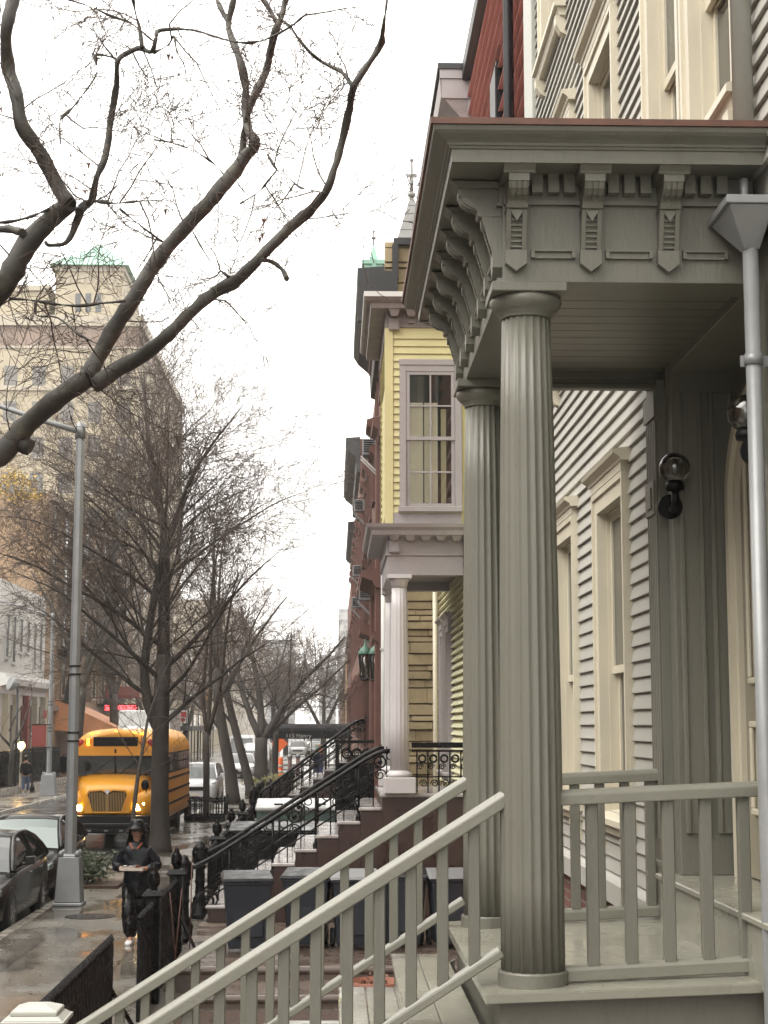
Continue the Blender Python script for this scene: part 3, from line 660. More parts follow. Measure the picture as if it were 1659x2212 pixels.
# the wing
WX, WY0, WY1 = .80, 25.0, 28.2
B(WX, 2.0, WY0, WY1, 6.1, 9.3).build('wing_wall', M['yellow'], yh)
ww = WB('-y', WY0); clap(ww, WX+.09, 1.93, 6.41, 9.29, .118, [(.985,1.945,6.5,8.76)], d=.03); ww.build('wing_clapboards', M['yellow'], yh)
wf = WB('-x', WX); clap(wf, WY0+.02, WY1-.02, 6.41, 9.29, .118, [(25.6,27.6,6.5,8.7)], d=.03); wf.build('wing_front_clapboards', M['yellow'], yh)
MB().box(WX-.04, WX+.085, WY0-.04, WY0-.0005, 6.16, 9.29).box(WX-.04, WX-.0005, WY0, WY0+.1, 6.16, 9.29).build('corner_board', M['yellow'], yh)
B(WX+.09, 1.93, WY0-.03, WY0-.0005, 6.2, 6.405).build('wing_base_board', M['lilac'], yh)
# side window of the wing: glazed, with a flat dark sheet painted as the unlit room
wn = MB()
wn.box(.985, 1.085, WY0-.065, WY0, 6.5, 8.76).box(1.835, 1.94, WY0-.065, WY0, 6.5, 8.76).box(1.085, 1.835, WY0-.065, WY0, 8.60, 8.76)
wn.box(.96, 1.94, WY0-.11, WY0, 6.42, 6.5).box(.975, 1.94, WY0-.08, WY0-.066, 8.70, 8.79)
wnd = wn.build('wing_window', M['lilac'], yh, .004)
sh = MB(); a, c = 1.09, 1.83
for (z0, z1, dy) in ((6.5, 7.58, .03), (7.53, 8.6, .0)):
    y0, y1 = WY0-.055+dy, WY0-.02+dy
    sh.box(a, a+.05, y0, y1, z0, z1).box(c-.05, c, y0, y1, z0, z1).box(a+.05, c-.05, y0, y1, z0, z0+.055).box(a+.05, c-.05, y0, y1, z1-.05, z1)
    sh.box((a+c)/2-.012, (a+c)/2+.012, y0+.004, y1-.004, z0+.055, z1-.05).box(a+.05, c-.05, y0+.005, y1-.005, (z0+z1)/2-.012, (z0+z1)/2+.012)
sh.build('sash', M['lilac'], wnd)
B(1.1, 1.82, WY0-.012, WY0-.008, 6.52, 8.58).build('pane', M['clearpane'], wnd)
rm = MB().box(1.09, 1.83, WY0-.0045, WY0-.002, 6.51, 8.59); rm.build('room_dark_sheet', mat('painted_room_dark', (.03,.035,.03), .8, .3, 4, 0), wnd)
rm = MB().box(1.10, 1.345, WY0-.0075, WY0-.005, 6.56, 8.12).box(1.365, 1.57, WY0-.0075, WY0-.005, 6.56, 8.12); rm.build('curtain', M['curtain'], wnd)
B(1.62, 1.70, WY0-.007, WY0-.005, 6.56, 8.02).build('curtain_edge', M['yellow_skylit'], wnd)
def band(name, m, prof, x0=WX, y0=WY0, y1=WY1, par=yh, x1=1.95):
    n = len(prof); vs = []; fs = []
    for v, z in prof: vs += [(x1, y0-v, z), (x0-v, y0-v, z), (x0-v, y1+v, z), (x1, y1+v, z)]
    for i in range(n):
        j = (i+1) % n
        for k in range(3): fs.append((i*4+k, i*4+k+1, j*4+k+1, j*4+k))
    fs.append(tuple(i*4 for i in range(n))); fs.append(tuple(i*4+3 for i in range(n))[::-1])
    b = MB(); b.add(vs, fs); return b.build(name, m, par)
band('wing_cornice', M['lilac_dk'], [(0,9.30),(.03,9.30),(.03,9.50),(.05,9.53),(.26,9.55),(.27,9.62),(.33,9.66),(.35,9.70),(0,9.70)])
band('wing_roof', M['white_gloss'], [(0,9.702),(.37,9.702),(.37,9.78),(0,9.80)])
wr = MB()
for i in range(5):
    x = WX+.1 + i*.26
    wr.hexa([(x-.05,WY0-.2,9.44),(x+.05,WY0-.2,9.44),(x+.05,WY0,9.44),(x-.05,WY0,9.44),(x-.09,WY0-.24,9.55),(x+.09,WY0-.24,9.55),(x+.09,WY0,9.55),(x-.09,WY0,9.55)])
    if i == 0: wr.box(x-.08, x+.08, WY0-.10, WY0-.03, 9.25, 9.43)
    else: wr.box(x-.05, x+.05, WY0-.08, WY0-.03, 9.36, 9.43)
wr.build('cornice_bracket', M['lilac_dk'], yh)
# porch under the wing
band('porch_cornice', M['lilac'], [(-.2,6.0),(.03,6.0),(.05,6.03),(.24,6.05),(.25,6.12),(.31,6.16),(.33,6.21),(-.2,6.26)])
band('porch_frieze', M['lilac'], [(-.22,5.74),(.0,5.74),(.03,5.76),(.02,5.78),(.02,5.998),(-.22,5.998)])
band('porch_beam', M['lilac'], [(-.24,5.46),(.0,5.46),(.0,5.738),(-.24,5.738)])
pb = MB()
for i in range(6):
    x = WX+.1 + (i*.235 if i else 0)
    pb.hexa([(x-.05,WY0-.16,5.97),(x+.05,WY0-.16,5.97),(x+.05,WY0-.02,5.97),(x-.05,WY0-.02,5.97),(x-.08,WY0-.22,6.045),(x+.08,WY0-.22,6.045),(x+.08,WY0-.02,6.045),(x-.08,WY0-.02,6.045)])
    if i == 0: pb.box(x-.075, x+.075, WY0-.1, WY0-.02, 5.8, 5.968)
pb.build('porch_bracket', M['lilac'], yh)
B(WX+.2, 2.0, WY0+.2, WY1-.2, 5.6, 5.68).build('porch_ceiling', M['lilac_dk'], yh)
for cy in (25.0, 28.0):
    c = MB().lathe([(.148, 2.52), (.147, 3.2), (.14, 4.0), (.128, 4.9), (.118, 5.28)], .98, cy+.02, 112, True, 14, .07, .1)
    cc = c.build('porch_column', M['white'], yh)
    MB().lathe([(.18, 2.43), (.195, 2.45), (.195, 2.475), (.175, 2.49), (.168, 2.50), (.15, 2.525)], .98, cy+.02, 32).build('column_base', M['white'], cc)
    MB().lathe([(.118, 5.26), (.122, 5.30), (.13, 5.305), (.128, 5.345), (.15, 5.37), (.165, 5.40)], .98, cy+.02, 32).box(.80, 1.16, cy-.16, cy+.2, 5.40, 5.46).build('column_capital', M['white'], cc)
    B(.745, 1.215, cy-.205, cy+.255, 2.19, 2.425).build('plinth', M['white'], cc, .01)
# the brownstone stoop
def stoop(parent, y0, y1, xl, zl, n, run, rise, xin, zb, m1, m2):
    MB().box(xl, xin, y0+.03, y1-.03, zb, zl-.06).build('stoop_landing', m1, parent)
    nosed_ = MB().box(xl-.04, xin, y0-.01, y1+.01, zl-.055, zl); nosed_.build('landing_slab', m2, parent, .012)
    for i in range(n):
        xa = xl - (i+1)*run; z = zl - (i+1)*rise
        if z < zb + .05: break
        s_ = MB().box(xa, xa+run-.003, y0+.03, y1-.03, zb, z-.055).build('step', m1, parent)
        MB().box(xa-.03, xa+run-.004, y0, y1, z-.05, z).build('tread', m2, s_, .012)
stoop(yh, 24.95, 28.25, .72, 2.185, 9, .322, .203, 2.0, .32, M['brownstone'], M['brownstone_sky_sheen'])
# wrought iron: stoop rails with newels, and the little rail on the porch side
def newel(mb, x, y, z, h=1.05, s=1.0):
    k = lambda r, t: (r*s, z + t*h)
    mb.lathe([k(.16,0),k(.16,.06),k(.135,.08),k(.145,.2),k(.11,.24),k(.125,.27),k(.085,.30),k(.075,.45),k(.082,.47),k(.095,.49),k(.08,.51),k(.078,.66),k(.10,.68),k(.10,.70),k(.09,.72),k(.13,.75),k(.14,.78),k(.14,.90),k(.12,.93),k(.13,.94),k(.08,.97),k(.06,1.0),k(.03,1.03),k(.004,1.04)], x, y, 14)
def ring(mb, c, r, t=.012, axis='y', n=14, a0=0, a1=360):
    pts = []
    for i in range(n+1):
        a = R(a0 + (a1-a0)*i/n)
        pts.append((c[0]+r*math.cos(a), c[1], c[2]+r*math.sin(a)) if axis == 'y' else (c[0], c[1]+r*math.cos(a), c[2]+r*math.sin(a)))
    mb.tube(pts, t, 6)
def scroll(mb, c, r, t=.012, turn=1.6, sgn=1):
    pts = []
    for i in range(26):
        f = i/25; a = 2*math.pi*turn*f; rr = r*(1-.8*f); pts.append((c[0]+sgn*rr*math.cos(a), c[1], c[2]+rr*math.sin(a)))
    mb.tube(pts, t, 6)
def stoop_rail(parent, y, x0, z0, x1, z1, newel_z, xn, hz=.0, ornate=True, sub=True):
    """rail from the newel at xn up the slope x0,z0 -> x1,z1 and level to the porch"""
    r_ = MB(); sl = (z1-z0)/(x1-x0)
    r_.tube([(xn,y,z0-.16),(xn+.16,y,z0-.13),(x0-.1,y,z0-.05),(x0,y,z0),(x1-.12,y,z1-.12*sl),(x1,y,z1-.01),(x1+.12,y,z1+.04),(x1+.24,y,z1+.055)], .034, 10)
    ob = r_.build('stoop_railing', M['iron'], parent)
    nw = MB(); newel(nw, xn, y, newel_z, z0-newel_z+.0); nw.build('newel_post', M['iron'], ob)
    lo = MB(); lo.tube([(x0-.15,y,z0-.47),(x1-.05,y,z1-.4)], .016, 6).tube([(x0-.1,y,z0-.62),(x1-.05,y,z1-.55)], .012, 6)
    lo.build('lower_rail', M['iron'], ob)
    n = int((x1-x0)/.64)
    for i in range(n+1):
        x = x0+.25+i*.64
        if x > x1: break
        zt = z0+(x-x0)*sl; zb = zt-.92
        p_ = MB().tube([(x,y,zt-.03),(x,y,zb+.1)], .02, 8).lathe([(.075,zb+.02),(.075,zb+.05),(.04,zb+.09),(.045,zb+.14),(.022,zb+.2)], x, y, 10)
        p_.build('rail_post', M['iron'], ob)
        o_ = MB(); xm = x+.32; zm = z0+(xm-x0)*sl
        ring(o_, (xm, y, zm-.17), .085, .013); ring(o_, (xm-.16, y, zm-.27), .06, .010); ring(o_, (xm+.16, y, zm-.08), .06, .010)
        scroll(o_, (xm, y, zm-.36), .09, .010); o_.sphere((xm, y, zm-.17), .04, 8, 6)
        o_.tube([(xm-.1,y,zm-.05),(xm-.1,y,zm-.9)], .009, 5).tube([(xm+.1,y,zm+.06),(xm+.1,y,zm-.8)], .009, 5)
        o_.build('rail_ornament', M['iron'], ob)
    s_ = MB(); scroll(s_, (xn+.35, y, z0-.62), .16, .018, 1.8); s_.tube([(xn+.2,y,newel_z),(xn+.5,y,z0-.62),(x0+.1,y,z0-.42)], .014, 6); s_.build('rail_scroll', M['iron'], ob)
    return ob
stoop_rail(yh, 25.1, -1.80, 1.24, .60, 2.76, .02, -2.22)
stoop_rail(yh, 28.1, -1.80, 1.24, .60, 2.76, .02, -2.22)
pr_ = MB().box(1.16, 1.94, 24.97, 25.05, 2.86, 2.94).box(1.16, 1.94, 24.985, 25.035, 2.80, 2.83).box(1.16, 1.94, 25.0, 25.02, 2.42, 2.44)
po = pr_.build('porch_side_railing', M['iron'], yh)
q = MB()
for i in range(5):
    x = 1.24+i*.165; q.box(x-.011, x+.011, 25.0, 25.022, 2.19, 2.80); ring(q, (x+.08, 25.01, 2.70), .052, .016); scroll(q, (x+.05, 25.01, 2.58), .05, .008); scroll(q, (x+.1, 25.01, 2.33), .06, .009, 1.5, -1)
q.build('rail_ornament', M['iron'], po)

# ================================================================== the brick row houses beyond
def hood(parent, y0, y1, z, m, d=.3, face_x=.95):
    WB('-x', face_x).prof([(0,z-.25),(d*.35,z-.22),(d*.5,z-.1),(d,z-.02),(d,z+.1),(0,z+.16)], y0, y1).build('window_hood', m, parent)
FX = .95
def brick_house(name, label, y0, y1, z1, m, cornice, rows, cols, trim=M['brown_trim']):
    h = thing(name, label, 'house', (6, (y0+y1)/2, 0))
    B(FX, 11, y0+.02, y1-.02, 0, z1).build('wall', m, h)
    if cornice:
        d, hh = cornice
        WB('-x', FX).prof([(0,z1-hh),(d*.25,z1-hh+.05),(d*.3,z1-hh*.55),(d*.8,z1-hh*.38),(d,z1-hh*.25),(d,z1+.02),(0,z1+.06)], y0-.1, y1).build('cornice', M['cornice_dk'], h)
    for j, (za, zb) in enumerate(rows):
        for i in range(cols):
            u = y0 + (y1-y0)*(i+.5)/cols
            f = WB('-x', FX).bx(u-.62, u+.62, 0, .06, za-.12, za).bx(u-.62, u-.5, 0, .05, za, zb).bx(u+.5, u+.62, 0, .05, za, zb).build('window', trim, h)
            WB('-x', FX).bx(u-.5, u+.5, .003, .012, za, zb).build('pane', M['win_dark'], f)
            hood(h, u-.72, u+.72, zb+.15, trim, .2)
    return h
ha = brick_house('brick_house', 'red brick house with a tan stone side wall and a heavy black cornice', 31.6, 37.9, 12.06, M['brick_red'], (.53, 1.35), [(7.0,9.0),(9.9,11.0)], 2)
B(FX+.012, 5, 31.64, 31.9, 12.0, 12.56).build('side_wall_top', M['stone_tan'], ha)
sw = WB('-y', 31.62); rnd = random.Random(5); z = .0; tones = []
while z < 12.55:
    hh = rnd.choice((.11,.13,.16,.16,.22,.30)); u = FX + .002
    while u < 5.0:
        L_ = rnd.uniform(.35, 1.0); v = rnd.uniform(.03, .09)
        sw.hexa([sw.P(*p) for p in ((u+.004,0,z+.005),(min(u+L_,5)-.004,0,z+.005),(min(u+L_,5)-.004,v,z+.012),(u+.004,v,z+.012),(u+.004,0,z+hh-.005),(min(u+L_,5)-.004,0,z+hh-.005),(min(u+L_,5)-.004,v*.8,z+hh-.02),(u+.004,v*.8,z+hh-.02))])
        u += L_
    z += hh
sw.build('stone_side_wall', M['stone_tan'], ha, .012)
MB().box(1.13, 5, 31.45, 31.75, 12.55, 12.68).box(1.10, 1.22, 31.44, 31.58, 11.85, 12.549).build('wall_coping', M['cornice_dk'], ha)
MB().tube([(.93,31.3,.4),(.93,31.3,7.6)], .055, 10).box(.86, 1.0, 31.24, 31.36, 4.6, 4.64).build('white_downpipe', M['white_gloss'], ha)
B(.43, 1.2, 31.42, 31.58, 11.0, 12.0).build('cornice_end', M['cornice_dk'], ha)
for (y, s) in ((32.6, .16), (33.6, .12), (35.2, .2), (37.2, .14)): B(FX-s, FX, y-.18, y+.18, 0, 6.2 if s > .13 else 9.5).build('pilaster', M['brown_trim'], ha, .02)
hood(ha, 32.3, 35.6, 6.1, M['brown_trim'], .42); hood(ha, 35.8, 37.8, 5.2, M['brown_trim'], .40); hood(ha, 32.3, 34.0, 4.9, M['brown_trim'], .2)
# slate pinnacle and copper turret on its roof
px, py = 1.70, 36.0
pn = MB().box(px-.46, px+.46, py-.46, py+.46, 12.0, 13.55)
for i in range(7):
    z0 = 13.55 + i*.205; a = .44*(1-i/7.6); b = .44*(1-(i+1)/7.6); pn.frustum(px, py, z0, z0+.208, a+.012, a+.012, b, b)
pin = pn.build('slate_pinnacle', M['slate'], ha)
MB().tube([(px,py,14.9),(px,py,15.85)], [.045,.03], 8).lathe([(.02,14.98),(.09,15.02),(.09,15.08),(.02,15.12)], px, py, 10).box(px-.12, px+.12, py-.03, py+.03, 15.46, 15.53).sphere((px,py,15.86), .05, 8, 6).build('finial', M['slate'], pin)
tx, ty = .80, 35.0
tu = MB().box(tx-.20, tx+.22, ty-.2, ty+.2, 12.0, 13.10).box(tx-.235, tx+.255, ty-.235, ty+.235, 13.10, 13.19)
tu.add([(tx-.13,ty-.2,13.0),(tx+.17,ty-.2,13.0),(tx+.17,ty+.2,13.0),(tx-.13,ty+.2,13.0),(tx+.02,ty,13.62)], [(0,1,4),(1,2,4),(2,3,4),(3,0,4)])
tu.add([(tx-.19,ty-.21,12.55),(tx+.23,ty-.21,12.55),(tx+.02,ty-.3,13.2),(tx+.02,ty,13.2)], [(0,1,2),(1,3,2),(0,2,3)])
tur = tu.build('copper_turret', M['verdigris'], ha)
MB().tube([(tx+.02,ty,13.55),(tx+.02,ty,13.88)], .018, 6).lathe([(.01,13.70),(.05,13.72),(.05,13.76),(.01,13.78)], tx+.02, ty, 8).sphere((tx+.02,ty,13.88), .03, 8, 6).build('turret_finial', M['slate'], tur)
hb = brick_house('brick_house', 'plain brown brick row house with window air conditioners between the corniced houses', 37.9, 62, 11.0, M['brick_brown'], None, [(2.6,4.6),(5.9,7.5),(8.6,10.2)], 7)
hc = brick_house('brick_house', 'brown brick row house with a black cornice farther down the street', 62, 76, 14.0, M['brick_brown'], (.55, 1.3), [(3.0,4.8),(6.2,7.9),(9.2,10.8)], 4)
hd = brick_house('brick_house', 'last brown brick row house before the black sidewalk canopy', 76, 91, 12.5, M['brick_red'], (.35, .9), [(3.0,4.8),(6.2,7.9),(9.2,10.8)], 4)
he = brick_house('apartment_house', 'brick apartment house behind the black sidewalk canopy', 92, 121, 11.5, M['brick_brown'], None, [(3.4,5.0),(6.6,8.2)], 8)
hf = brick_house('brick_house', 'distant brick houses past the crossing on the canopy side', 140, 300, 9.0, M['tan_wall'], None, [(3.4,5.0),(6.4,7.8)], 8)
hg = brick_house('wing_building', 'dark stone building with ledges at the end of the brick row', 121.2, 122.4, 6.0, M['brown_trim'], None, [], 1)
acs = [(34.5,8.75,'white'), (41.5,6.3,'grey'), (52.0,9.9,'grey'), (55.5,8.15,'grey'), (59.0,7.35,'grey')]
for i, (y, z, c) in enumerate(acs):
    if i == 0: y, z = 36.5, 9.15
    t = thing('air_conditioner', ['highest window air conditioner on the red brick house by the yellow wing', 'lower grey window air conditioner above the porch cornice of the yellow house', 'highest grey air conditioner on the plain brown brick house', 'middle grey air conditioner on the plain brown brick house', 'lowest grey air conditioner on the plain brown brick house'][i], 'air conditioner', (FX, y, z), 'window air conditioners')
    B(FX-.34, FX, y-.28, y+.28, z, z+.36).build('housing', M['steel'], t, .01)
    g = MB()
    for k in range(6): g.box(FX-.2+0-.12, FX-.08, y-.305, y-.301, z+.06+k*.05, z+.085+k*.05)
    g.build('vent_grille', M['black'], t)
    MB().beam((FX-.38,y-.2,z-.02),(FX-.02,y-.2,z-.38),.03,.03).beam((FX-.38,y+.2,z-.02),(FX-.02,y+.2,z-.38),.03,.03).build('bracket', M['white_gloss'] if c == 'white' else M['steel'], t)
# the two copper lanterns by the brick house door
def lantern(loc, label):
    t = thing('wall_lantern', label, 'wall lantern', loc, 'copper lanterns on the brick house'); x, y, z = loc
    MB().beam((FX,y,z+.55),(x,y,z+.55),.035,.035).tube([(x,y,z+.6),(x,y,z+.45)], .015, 6).lathe([(.15,z+.26),(.16,z+.28),(.10,z+.40),(.04,z+.44),(.03,z+.52)], x, y, 6).build('lantern_cap', M['lantern_green'], t)
    fr = MB().lathe([(.10,z-.30),(.115,z-.27),(.10,z-.25)], x, y, 6)
    for k in range(6):
        a = math.pi*k/3; fr.beam((x+.10*math.cos(a),y+.10*math.sin(a),z-.26),(x+.145*math.cos(a),y+.145*math.sin(a),z+.27),.016,.016)
    fr.build('lantern_frame', M['cornice_dk'], t)
    MB().lathe([(.093,z-.25),(.135,z+.26)], x, y, 6).build('lantern_glass', M['globe'], t)
lantern((.665, 35.9, 4.45), 'copper topped wall lantern nearer the street trees on the brick front')
lantern((.865, 34.6, 4.40), 'copper topped wall lantern nearer the white downpipe on the brick front')
# second stoop, farther down, belonging to the plain brick house
stoop(hb, 44, 46.5, .35, 2.45, 9, .30, .21, 1.0, 0, M['brownstone'], M['brownstone_sky_sheen'])
stoop_rail(hb, 44.1, -1.75, 1.55, .55, 3.28, 0, -2.1); stoop_rail(hb, 46.4, -1.75, 1.55, .55, 3.28, 0, -2.1)
stoop(hb, 55, 57.5, .35, 2.2, 8, .30, .21, 1.0, 0, M['brownstone'], M['brownstone_sky_sheen'])
stoop_rail(hb, 55.1, -1.7, 1.4, .5, 3.0, 0, -2.1)

# ================================================================== the far side of the street
LX = -16.5
def lwindow(parent, u, z0, z1, w2, m=M['stucco'], sill=True, pane=M['win_dark'], face='+x', p=LX):
    b = WB(face, p); b.bx(u-w2-.1, u-w2, 0, .05, z0, z1).bx(u+w2, u+w2+.1, 0, .05, z0, z1).bx(u-w2-.12, u+w2+.12, 0, .09, z0-.14, z0).bx(u-w2-.12, u+w2+.12, 0, .07, z1, z1+.14)
    f = b.build('window', m, parent); WB(face, p).bx(u-w2, u+w2, .004, .014, z0, z1).build('pane', pane, f); return f
wh = thing('white_house', 'white stuccoed house with a row of tall narrow windows across the street', 'house', (-20, 89, 0))
B(-30, LX, 82, 95, 0, 10.4).build('wall', M['stucco'], wh)
for u, lo in ((83.9,6.6),(85.7,6.4),(87.6,7.0),(89.6,7.1),(91.6,6.2),(93.5,6.25)): lwindow(wh, u, lo, 8.7, .36)
WB('+x', LX).prof([(0,4.75),(.1,4.75),(.12,5.1),(.5,5.2),(.55,5.5),(.4,5.55),(.38,5.7),(0,5.8)], 82, 95.1).build('ledge', M['white_gloss'], wh)
for u in (83.5, 86.2, 88.9, 91.6, 94.3): WB('+x', LX).bx(u-.3, u+.3, 0, .3, 0, 4.74).build('door_pillar', M['beige_trim'] if u != 88.9 else M['maroon'], wh)
for u in (84.85, 87.55, 90.25, 92.95): WB('+x', LX).bx(u-.9, u+.9, .01, .02, .3, 4.2).build('shop_window', M['win_dark'], wh)
th = thing('tan_building', 'tan brick building with iron fire escapes beyond the white house', 'building', (-20, 115, 0))
B(-32, LX, 95.2, 135, 0, 16.5).build('wall', M['tan_wall'], th)
for j in range(4):
    for i in range(9): lwindow(th, 97.3+i*4.3, 5.0+j*3.0, 6.9+j*3.0, .62, M['beige_trim'])
WB('+x', LX).bx(95.2, 135, 0, .2, 4.0, 4.35).bx(95.2, 135, 0, .25, 16.1, 16.6).build('stone_band', M['brown_panel'], th)
for u0 in (99, 116):
    fe = MB()
    for j in range(4):
        z = 4.6+j*3.0; fe.box(LX, LX+1.15, u0, u0+6.5, z, z+.06)
        for k in range(27): fe.box(LX+1.13, LX+1.15, u0+k*.25, u0+k*.25+.03, z, z+.95)
        for zz in (.5, .95): fe.box(LX+1.12, LX+1.16, u0, u0+6.5, z+zz, z+zz+.04)
        for k in range(5): fe.box(LX+k*.25, LX+k*.25+.03, u0, u0+.03, z, z+.95)
        fe.beam((LX+.6,u0+1,z),(LX+.6,u0+4.2,z+3.0),.6,.05)
    fe.build('fire_escape', M['cornice_dk'], th)
for j in range(4):
    for i in (2, 6): WB('+x', LX).bx(97.3+i*4.3-.3, 97.3+i*4.3+.3, .1, .5, 5.05+j*3.0, 5.45+j*3.0).build('window_unit', M['white_gloss'], th)
# the hotel-like tower block
ht = thing('tower_block', 'tall buff brick tower block crowned by a green pyramid roof', 'tower block', (-24, 155, 0))
B(-46, LX, 136, 175, 0, 36.3).build('wall', M['beige'], ht)
MB().box(-46, LX+.35, 135.65, 175, 36.3, 37.2).build('cornice', M['beige_trim'], ht)
for za, zb, d_ in ((34.4,34.6,.1),(30.8,31.2,.2),(9.0,9.6,.2)): B(-46, LX+d_, 136-d_, 175, za, zb).build('stone_band', M['beige_trim'], ht)
MB().box(-46, LX+.06, 135.94, 175, 34.61, 36.29).build('frieze', M['brown_panel'], ht)
B(-23.7, -18.0, 137, 148, 37.2, 41.7).build('tower', M['beige'], ht)
tb = MB().box(-23.85, -17.85, 136.85, 148.15, 41.3, 41.75)
for i in range(9): tb.box(-23.5+i*.62, -23.15+i*.62, 136.9, 137, 40.3, 40.9)
tb.build('tower_cornice', M['beige_trim'], ht)
for i in range(3): B(-22.0+i*.85, -21.55+i*.85, 136.95, 137.02, 37.8, 39.4).build('window', M['win_dark'], ht)
rp = MB(); rp.add([(-24.2,136.4,41.76),(-17.5,136.4,41.76),(-17.5,148.6,41.76),(-24.2,148.6,41.76),(-20.8,142.5,45.3)], [(0,1,4),(1,2,4),(2,3,4),(3,0,4),(3,2,1,0)])
rp.build('pyramid_roof', M['verdigris'], ht)
MB().box(-31, -24.4, 138, 144, 37.2, 39.8).build('penthouse', M['beige'], ht); B(-31.2, -24.35, 137.8, 144.2, 39.8, 40.3).build('penthouse_roof', M['beige_trim'], ht)
def hwin(face, p, u, z, w2, h):
    b = WB(face, p); b.bx(u-w2-.15, u+w2+.15, 0, .1, z-.15, z)
    f = b.build('window', M['beige_trim'], ht); WB(face, p).bx(u-w2, u+w2, .004, .03, z, z+h).build('pane', M['hazy_pane'], f)
for j in range(8):
    for i in range(6): hwin('-y', 136, -29.4+i*2.35, 10.6+j*3.0-.4, .55, 1.7)
for j in range(7):
    for i in range(7): hwin('+x', LX, 139+i*5.2, 10.6+j*3.4-.4, .6, 1.8)
for u in (140.5, 147, 153.5, 160, 166.5, 173): WB('+x', LX).bx(u-.35, u+.35, 0, .3, 10, 34.3).build('pier', M['beige_trim'], ht)
for k, (y0, y1, z1, m, lab) in enumerate(((180, 246, 13, M['beige'], 'pale buff building past the tower block, veiled by bare trees'), (250, 400, 22, M['beige_trim'], 'hazy long buff building at the far end of the street'))):
    b = thing('distant_building', lab, 'building', (-22, (y0+y1)/2, 0))
    B(-34, LX, y0, y1, 0, z1).build('wall', m, b); WB('+x', LX).bx(y0, y1, 0, .4, z1-1, z1-.2).build('cornice', M['beige_trim'], b)
    for j in range(int(z1/4)):
        for i in range(9):
            WB('+x', LX).bx(y0+3+i*(y1-y0-6)/9, y0+5+i*(y1-y0-6)/9, .01, .05, 2.5+j*3.8, 4.5+j*3.8).build('window', M['win_dark'], b)
for k, (x0, x1, y, z1, lab) in enumerate(((2, 11, 900, 66, 'pale slab tower faint in the mist above the end of the street'), (-9, 1, 980, 44, 'low pale tower block faint in the mist'), (12, 24, 820, 40, 'broad pale tower in the mist behind the brick row'), (-40, -18, 760, 42, 'wide pale building in the mist behind the bare trees'))):
    b = thing('skyline_tower', lab, 'tower', ((x0+x1)/2, y, 0)); B(x0, x1, y, y+15, 0, z1).build('wall', M['slate'], b)
    for j in range(int(z1/6)): B(x0+.5, x1-.5, y-.1, y, 4+j*6, 6+j*6).build('window_band', M['win_dark'], b)

# the rest of both house rows, beside and behind the photographer: they shade the street and stand in the window reflections
for (y0, y1, z1, m, lab) in ((-30, 12, 14.5, M['brick_red'], 'red brick row house across the street opposite the camera'), (12.2, 38, 15.5, M['brick_brown'], 'brown brick row house across the street opposite the yellow house'), (38.2, 64, 14.0, M['tan_wall'], 'tan brick row house across the street before the iron fence')):
    h = thing('row_house', lab, 'house', (-21, (y0+y1)/2, 0)); B(-32, LX-.3, y0, y1, 0, z1).build('wall', m, h)
    WB('+x', LX-.3).prof([(0,z1-.9),(.2,z1-.8),(.5,z1-.3),(.55,z1),(0,z1+.05)], y0, y1).build('cornice', M['cornice_dk'], h)
    for j in range(4):
        for i in range(int((y1-y0)/2.6)): lwindow(h, y0+1.3+i*2.6, 1.6+j*3.1, 3.6+j*3.1, .5, M['beige_trim'], p=LX-.3)
nb = thing('neighbour_house', 'grey clapboard house right beside the camera, out of the picture', 'house', (6, -8, 0))
B(1.95, 11, -22, 4.15, 0, 12.5).build('wall', M['siding'], nb)
# ================================================================== trees
def branch(lims, tw, p, d, L, r, lvl, rnd, o):
    """grow one branch from p along d; lims takes the thick wood, tw the twigs"""
    n = max(3, int(L/o['seg'])) if lvl < 2 else (4 if lvl == 2 else 3)
    pts = [Vector(p)]; rad = [r]; d = Vector(d).normalized(); st = L/n
    wob = o['wob'] * (1 + .35*lvl); curve = o['curve'] if lvl else o.get('curve0', 0)
    bend = Vector((rnd.gauss(0,1), rnd.gauss(0,1), 0)) * (.05 if o['wob'] else 0)
    rend = o['rend'] if lvl < 2 else .35
    for i in range(n):
        f = (i+1)/n
        d = (d + Vector((rnd.gauss(0,wob), rnd.gauss(0,wob), rnd.gauss(0,wob))) + bend*.5 + Vector((0,0,curve*(1 if lvl < 2 else 1.5)*(1 if f > .35 else -.2)))).normalized()
        pts.append(pts[-1] + d*st); rad.append(max(o['rmin'], r*(1-(1-rend)*f)))
    sides = 8 if r > .09 else 6 if r > .04 else 5 if r > .018 else 3
    (lims if r > o['big'] else tw).tube(pts, rad, sides, caps=r > .05)
    if lvl >= o['levels']: return
    k = o['kids'][lvl]; k = int(k*L/o['lref'][lvl] + rnd.random())
    for j in range(k):
        f = o['start'][lvl] + (1-o['start'][lvl])*((j+rnd.random())/max(1,k)); f = min(f, .985)
        i = min(n-1, int(f*n)); t = f*n-i
        q = pts[i].lerp(pts[i+1], t); dd = (pts[i+1]-pts[i]).normalized(); rr = rad[i]*(1-t)+rad[i+1]*t
        a = dd.orthogonal().normalized(); a.rotate(Matrix.Rotation(rnd.random()*6.283 if lvl else (j*2.4+rnd.uniform(-.5,.5)), 3, dd))
        ang = R(rnd.uniform(*o['ang'][lvl]))
        nd = dd*math.cos(ang) + a*math.sin(ang); nd.z += o['lift'][lvl]
        nl = o['len'][lvl]*(1 - o['fall'][lvl]*f)*rnd.uniform(.7,1.25) * (L if lvl else 1)
        branch(lims, tw, q, nd, nl, min(rr*.85, max(o['rmin'], o['rk'][lvl]*rr*rnd.uniform(.75,1.15))), lvl+1, rnd, o)
    if lvl < o['levels'] and lvl > 0:
        branch(lims, tw, pts[-1], d, L*.4, rad[-1], lvl+1, rnd, o)
